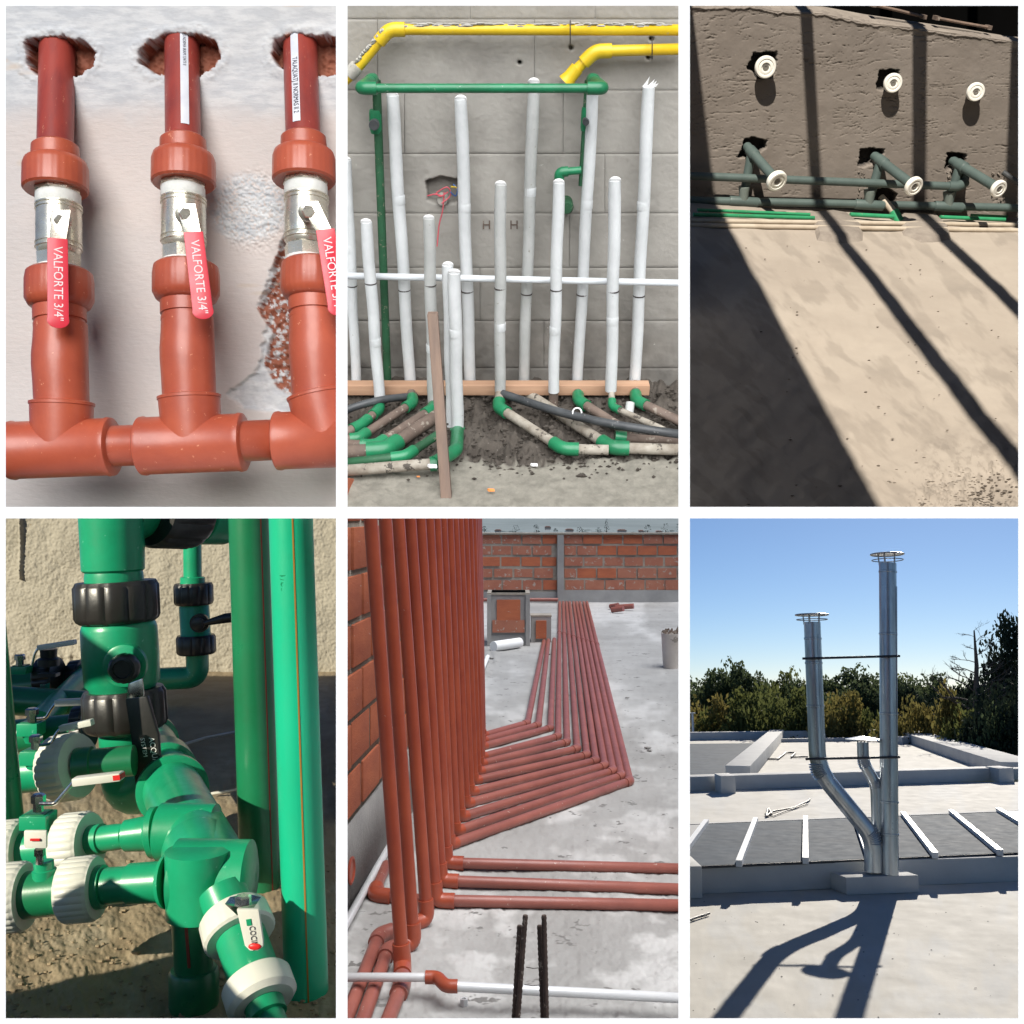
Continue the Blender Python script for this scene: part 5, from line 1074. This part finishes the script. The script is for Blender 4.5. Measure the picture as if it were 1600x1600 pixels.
# flue foundation
fb6 = thing('flue_plinth', 'pale concrete plinth from which the metal flues rise', 'plinth', rz(1381, 1397))
a, b = rz(1323, 1399), rz(1437, 1395); n6 = Vector((0, 0, 1)).cross((b - a).normalized()); n6 = n6 if n6.y > 0 else -n6
MB().prism([a, b, b + n6 * .75, a + n6 * .75], (0, 0, .135)).build('block', curb_m, fb6, bevel=.012)
yb6 = rz(1388, 1366, -1.465).y; V6 = lambda x, y, dy=0: ry(x, y, yb6 + dy)
def cap6(t, c, r, h):
    b = MB()
    b.lathe(c + Vector((0, 0, h)), (0, 0, 1), [(0, r), (.006, r), (r * .10, r * .15), (r * .11, .001)], 36)
    b.build('cap', galv6b, t)
    ring = [c + Vector((math.cos(a) * r * 1.0, math.sin(a) * r * 1.0, h)) for a in [i * math.pi / 18 for i in range(37)]]; MB().tube(ring, .007, 8, caps=False).build('cap_rim', galv6b, t)
    for k in range(5):
        an = k * 2 * math.pi / 5 + .3; MB().tube([c + Vector((math.cos(an) * r * .5, math.sin(an) * r * .5, -.02)), c + Vector((math.cos(an) * r * .55, math.sin(an) * r * .55, h))], .006, 6).build('cap_strut', galv6b, t)
    ring = [c + Vector((math.cos(a) * r * .95, math.sin(a) * r * .95, h * .35)) for a in [i * math.pi / 18 for i in range(37)]]; MB().tube(ring, .004, 6, caps=False).build('guard_ring', galv6b, t)
def seams(t, pts, r, ks):
    for a, b in zip(pts[:-1], pts[1:]):
        L_ = (b - a).length; d = (b - a).normalized(); k = .0
        for s_ in ks:
            if s_ < L_: MB().lathe(a + d * s_, d, [(0, r * 1.0), (.004, r * 1.06), (.016, r * 1.06), (.02, r)], 24).build('seam', galv6, t)
def bendrings(t, c0, cm, c1, r, n=7):
    pts = fillet([c0, cm, c1], 9, n)[1:-1]
    for i in range(len(pts) - 1):
        d = (pts[i + 1] - pts[i]).normalized(); MB().lathe(pts[i], d, [(0, r * 1.01), (.006, r * 1.10), (.012, r * 1.01)], 22).build('bend_rib', galv6, t)
r6 = pr(V6(1388, 1100), 13.3)
t = thing('flue', 'tallest straight galvanised flue rising from the plinth', 'flue', V6(1389, 1366), 'galvanised flues on the plinth')
a, b = V6(1390, 1366), V6(1387, 880); MB().tube([a, b], r6, 32).build('duct', galv6, t); seams(t, [a, b], r6, (.30, .55, 1.25, 1.9, 2.42)); cap6(t, b, pr(b, 24.5), .075)
MB().tube([a + Vector((.044, -.052, .0)), b + Vector((.044, -.052, -.2))], .004, 6).build('lock_seam', galv6, t)
t = thing('flue', 'left galvanised flue that slants down to the plinth through two bends', 'flue', V6(1364, 1362), 'galvanised flues on the plinth')
P = [V6(1364, 1362), V6(1364, 1308), V6(1278, 1203), V6(1269, 972)]; MB().tube(fillet(P, .16, 8), r6 * .97, 32).build('duct', galv6, t); seams(t, [P[2], P[3]], r6 * .97, (.5, .85, 1.05)); cap6(t, P[3], pr(P[3], 24.5), .06)
bendrings(t, P[1] + (P[0] - P[1]).normalized() * .12, P[1], P[1] + (P[2] - P[1]).normalized() * .16, r6 * .97); bendrings(t, P[2] + (P[1] - P[2]).normalized() * .18, P[2], P[2] + (P[3] - P[2]).normalized() * .12, r6 * .97)
MB().tube([P[3] + Vector((.03, -.075, -.1)), P[2] + Vector((.03, -.075, .1))], .004, 6).build('lock_seam', galv6, t)
t = thing('flue', 'short thin galvanised flue with an S-bend and a flat disc cap', 'flue', V6(1372, 1362, .05), 'galvanised flues on the plinth')
P = [V6(1373, 1362, .05), V6(1369, 1225, .05), V6(1349, 1192, .05), V6(1348, 1160, .05)]; r7 = pr(P[0], 9.0); MB().tube(fillet(P, .1, 8), r7, 28).build('duct', galv6, t)
bendrings(t, P[1] + (P[0] - P[1]).normalized() * .1, P[1], P[1] + (P[2] - P[1]).normalized() * .08, r7, 6); bendrings(t, P[2] + (P[1] - P[2]).normalized() * .08, P[2], P[2] + (P[3] - P[2]).normalized() * .08, r7, 6)
c = P[3]; MB().lathe(c + Vector((0, 0, .02)), (0, 0, 1), [(0, pr(c, 26)), (.006, pr(c, 26)), (.03, pr(c, 4)), (.032, .001)], 36).build('cap', galv6b, t)
for k in range(4): MB().tube([c + Vector((math.cos(k * 1.57) * r7 * .8, math.sin(k * 1.57) * r7 * .8, -.02)), c + Vector((math.cos(k * 1.57) * r7, math.sin(k * 1.57) * r7, .025))], .005, 6).build('cap_strut', galv6b, t)
for (x0, y0, x1, y1), lab in (((1254, 1029, 1406, 1025), 'upper steel rod bracing the two tall flues'), ((1259, 1186, 1406, 1183), 'lower steel rod bracing the flues above the plinth')):
    a, b = V6(x0, y0, -.10), V6(x1, y1, -.10); tag(MB().tube([a, b], .010, 10).build('brace_rod', rod_m), lab, 'rod')
t = thing('roof_vent', 'small thin vent pipe standing at the left edge of the far roof', 'vent pipe', rz(1083, 1150)); d = rz(1083, 1152).y
MB().tube([ry(1083, 1152, d), ry(1082, 1114, d)], pr(ry(1083, 1130, d), 1.8), 10).build('pipe', barw, t); MB().box(ry(1082, 1114, d), (.09, 0, 0), (0, .09, 0), (0, 0, .015)).build('cap', barw, t); MB().box(ry(1084, 1150, d), (.2, 0, 0), (0, .2, 0), (0, 0, .06)).build('base', barw, t)
for pts, lab, r in (([(1206, 1272), (1200, 1262), (1197, 1276), (1206, 1268), (1240, 1262), (1262, 1252), (1266, 1248)], 'tangled grey cable lying on the roof left of the flues', .012), ([(1195, 1272), (1205, 1276), (1225, 1268), (1262, 1256)], 'second strand of cable beside the tangle left of the flues', .008),
                    ([(1192, 1186), (1215, 1186), (1228, 1176), (1243, 1176), (1236, 1183), (1262, 1182)], 'looped cable on the rear roof behind the flues', .02), ([(1070, 1440), (1092, 1432), (1108, 1427)], 'grey cable end at the left edge of the near roof', .009), ([(1070, 1436), (1090, 1434), (1104, 1430)], 'thin cable end under the one at the left edge of the near roof', .005)):
    P = [rz(x, y, -1.6 + r + .01) for x, y in pts]; tag(MB().tube(fillet(P, .12), r, 8).build('cable', cable_m), lab, 'cable')
random.seed(33); rd = MB()
for i in range(45):
    p = rz(random.uniform(1080, 1590), random.uniform(1405, 1590), -1.597); rd.ball(p, random.uniform(.002, .006), 5, (1.4, 1, .5))
tag(rd.build('grit', cable_m), 'loose grit scattered on the near flat roof', 'grit', kind='stuff')
# land and trees
land_m = mat('scrubby_land', (.07, .08, .035), (.05, .055, .028), .2, .95, .05, 2, spec=0)
b = MB(); b.add([(-400, 12, -6), (600, 12, -6), (2500, 2500, -6), (-2500, 2500, -6)], [(0, 1, 2, 3)]); tag(b.build('ground', land_m), 'scrubby ground around the building, reaching the horizon', 'ground', kind='structure')
leafs = [mat('dark_green_leaves', (.11, .14, .065), (.07, .095, .05), 1.3, .8, spec=.1, trans=.4), mat('olive_leaves', (.15, .16, .05), (.09, .11, .04), 1.3, .8, spec=.1, trans=.45), mat('autumn_leaves', (.24, .19, .06), (.16, .15, .05), 1.3, .8, spec=.1, trans=.45), mat('pine_needles', (.035, .05, .032), (.024, .036, .024), 1.3, .85, spec=.1, trans=.2)]
def crown(seed, n, clumps, ls, shape):
    rg = np.random.RandomState(seed); V_ = []
    cs = []
    for _ in range(clumps):
        u = rg.normal(size=3); u /= np.linalg.norm(u); cs.append(shape(u, rg) )
    cs = np.array(cs); idx = rg.randint(0, clumps, n); cr = .14 + .14 * rg.rand(clumps)
    o = rg.normal(size=(n, 3)); o /= np.linalg.norm(o, axis=1)[:, None]; c = cs[idx] + o * (cr[idx] * rg.rand(n) ** .4)[:, None]
    a = rg.normal(size=(n, 3)); a /= np.linalg.norm(a, axis=1)[:, None]; b_ = np.cross(a, rg.normal(size=(n, 3))); b_ /= np.linalg.norm(b_, axis=1)[:, None]
    s_ = ls * (.6 + .8 * rg.rand(n))[:, None]
    P = np.stack([c - a * s_, c + b_ * s_ * .6, c + a * s_, c - b_ * s_ * .6], 1).reshape(-1, 3)
    me = bpy.data.meshes.new('crown'); me.vertices.add(len(P)); me.vertices.foreach_set('co', P.ravel().astype(np.float32)); me.loops.add(len(P)); me.loops.foreach_set('vertex_index', np.arange(len(P), dtype=np.int32))
    me.polygons.add(n); me.polygons.foreach_set('loop_start', (np.arange(n) * 4).astype(np.int32)); me.update(calc_edges=True); return me
def sh_round(u, rg): k = .35 + .5 * rg.rand(); return (u[0] * k, u[1] * k, .55 + u[2] * k * .62)
def sh_spire(u, rg): z = rg.rand(); k = (1 - z) * .42 + .05; return (u[0] * k, u[1] * k, .12 + z * .95)
crowns = {}
def tree6(px, top, d, wpx, li, lab, shp=0, base=-6, seed=1):
    p = ray(px, 1075); p = p * (d / p.y); p.z = base; ht = ray(px, top); ht = ht * (d / ht.y); hgt = ht.z - base
    t = thing('tree', lab, 'tree', p, 'trees beyond the flat roof'); key = (seed, li, shp)
    if key not in crowns:
        me = crown(seed * 7 + shp, 7000, 60, .036, (sh_round, sh_spire)[shp]); me.materials.append(leafs[li]); crowns[key] = me
    o = bpy.data.objects.new('crown', crowns[key]); CUR[0].objects.link(o); o.parent = t; wm = wpx * d / F; wm *= 1.25; sz = max(wm, min(hgt * .5, 2.9)) if shp == 0 else hgt * .62; o.scale = (wm, wm, sz); o.location = (0, 0, hgt - (1.14 if shp == 0 else 1.04) * sz); o.rotation_euler = (0, 0, px * .37)
    MB().tube([p, p + Vector((.1, 0, hgt * .35)), p + Vector((-.05, .1, hgt * .8))], [hgt * .022, hgt * .016, hgt * .005], 8).build('trunk', bark, t)
T6 = [(1085, 1046, 44, 60, 0, 0), (1118, 1052, 46, 55, 0, 0), (1152, 1037, 43, 50, 0, 0), (1165, 1046, 45, 50, 0, 0), (1195, 1058, 42, 55, 1, 0), (1228, 1052, 44, 50, 1, 0), (1250, 1062, 42, 50, 0, 0), (1300, 1052, 50, 55, 0, 0), (1330, 1045, 52, 60, 0, 0), (1362, 1052, 50, 50, 0, 0), (1392, 1062, 54, 55, 0, 0),
      (1420, 1060, 56, 60, 1, 0), (1455, 1052, 50, 60, 0, 0), (1490, 1050, 47, 50, 0, 0), (1515, 1060, 44, 45, 3, 0), (1100, 1085, 36, 60, 2, 0), (1140, 1090, 35, 50, 1, 0), (1180, 1078, 36, 60, 1, 0), (1222, 1075, 35, 60, 1, 0), (1262, 1080, 36, 50, 1, 0), (1300, 1096, 34, 50, 2, 0), (1335, 1080, 35, 60, 2, 0), (1372, 1092, 34, 50, 1, 0),
      (1412, 1100, 32, 50, 2, 0), (1446, 1103, 31, 50, 2, 0), (1480, 1110, 30, 50, 2, 1), (1508, 1112, 28, 50, 1, 0), (1545, 1100, 26, 50, 0, 0), (1596, 1000, 31, 44, 3, 0), (1604, 958, 31, 56, 3, 0), (1590, 1060, 26, 80, 3, 0), (1556, 1085, 32, 46, 3, 0), (1420, 1078, 44, 60, 3, 0), (1450, 1076, 44, 60, 3, 0), (1478, 1074, 42, 60, 3, 0)]
tl = {0: 'dark green', 1: 'olive green', 2: 'yellowing autumn', 3: 'near-black'}
LB = []
for k, (px, top, d, wp_, li, shp) in enumerate(T6):
    where = ('behind the small vent pipe' if px < 1100 else 'left of the left flue' if px < 1262 else 'between the two tall flues' if px < 1385 else 'just right of the tallest flue' if px < 1470 else 'around the bare tree' if px < 1540 else 'at the right edge of the roof view')
    row = 'above the rest' if top < 1047 else 'at the back' if d > 40 else 'low in front' if top > 1070 else 'in the treeline'
    LB.append((f'{tl[li]} {"pointed" if shp else "bushy"} tree {row}, {where}', px)); tree6(px, top, d, wp_, li, LB[-1][0], shp, seed=1 + k % 3)
for lb in {l for l, _ in LB}:
    same = sorted((o for o in COL['flues'].objects if o.get('label') == lb), key=lambda o: o.location.x / o.location.y)
    if len(same) > 1:
        for o, nm_ in zip(same, ('leftmost ', 'middle ' if len(same) > 2 else 'rightmost ', 'rightmost ')): o['label'] = nm_ + lb
# bare tree
random.seed(21); bt6 = thing('bare_tree', 'leafless tree with fine bare branches left of the dark evergreens', 'tree', ry(1525, 1075, 29) + Vector((0, 0, -6)), None)
base = Vector((ry(1525, 1075, 29).x, 29, -6)); q6 = 29 / F; tr = [base, Vector((ry(1524, 1120, 29).x, 29, ry(1524, 1120, 29).z)), ry(1526, 1040, 29), ry(1522, 985, 29)]
MB().tube(tr, [.14, .09, .06, .02], 8).build('trunk', bark, bt6); bb = MB()
def br6(p, d, L_, r, dep_):
    e = p + d * L_; m_ = p.lerp(e, .5) + Vector((0, 0, L_ * .06)); bb.tube([p, m_, e], [r, r * .75, r * .5], 5)
    if dep_ > 0:
        for k in range(3 if dep_ > 1 else 4):
            nd = (d + Vector((random.uniform(-.8, .8), random.uniform(-.5, .5), random.uniform(-.35, .6)))).normalized(); br6(p + (e - p) * random.uniform(.35, 1), nd, L_ * random.uniform(.45, .7), r * .55, dep_ - 1)
for k in range(17):
    s_ = k / 16; p = tr[1].lerp(tr[2], min(1, s_ * 1.5)) if s_ < .66 else tr[2].lerp(tr[3], (s_ - .66) / .34); sg = -1 if k % 2 else 1
    br6(p, Vector((sg * random.uniform(.6, 1), random.uniform(-.4, .4), random.uniform(.1, .6))).normalized(), (1.05 - .6 * s_) * random.uniform(.6, 1), .028 * (1.2 - s_), 3)
bb.build('branches', bark, bt6)

# ================================================================== bays end cleanly at the stand's uprights
import bmesh
def clip(colname, px, keep_left, rows=None):
    n = Vector(RIGHT) - AHEAD * ((px - 800) / F); n.normalize()
    for o in list(COL[colname].objects):
        if o.type != 'MESH' or len(o.data.polygons) == 0: continue
        off = parent_loc(o)
        co_ = [ (Vector(v.co) + off).dot(n) for v in o.data.vertices] if o.scale[0] == 1 else [0]
        out = max(co_) > 1e-4 if keep_left else min(co_) < -1e-4
        if not out: continue
        if o.data.users > 1: o.data = o.data.copy()
        bm = bmesh.new(); bm.from_mesh(o.data)
        r = bmesh.ops.bisect_plane(bm, geom=bm.verts[:] + bm.edges[:] + bm.faces[:], plane_co=-off, plane_no=n, clear_outer=keep_left, clear_inner=not keep_left)
        ed = [e for e in r['geom_cut'] if isinstance(e, bmesh.types.BMEdge)]
        if ed and len(ed) < 400: bmesh.ops.holes_fill(bm, edges=ed, sides=0)
        bm.to_mesh(o.data); bm.free()
        if not o.data.polygons: bpy.data.objects.remove(o)
clip('risers', 534, True); clip('lagged_pipes', 534, False); clip('lagged_pipes', 1069, True); clip('yard', 1069, False) if False else None
clip('valves', 534, True); clip('deck', 534, False); clip('deck', 1069, True)
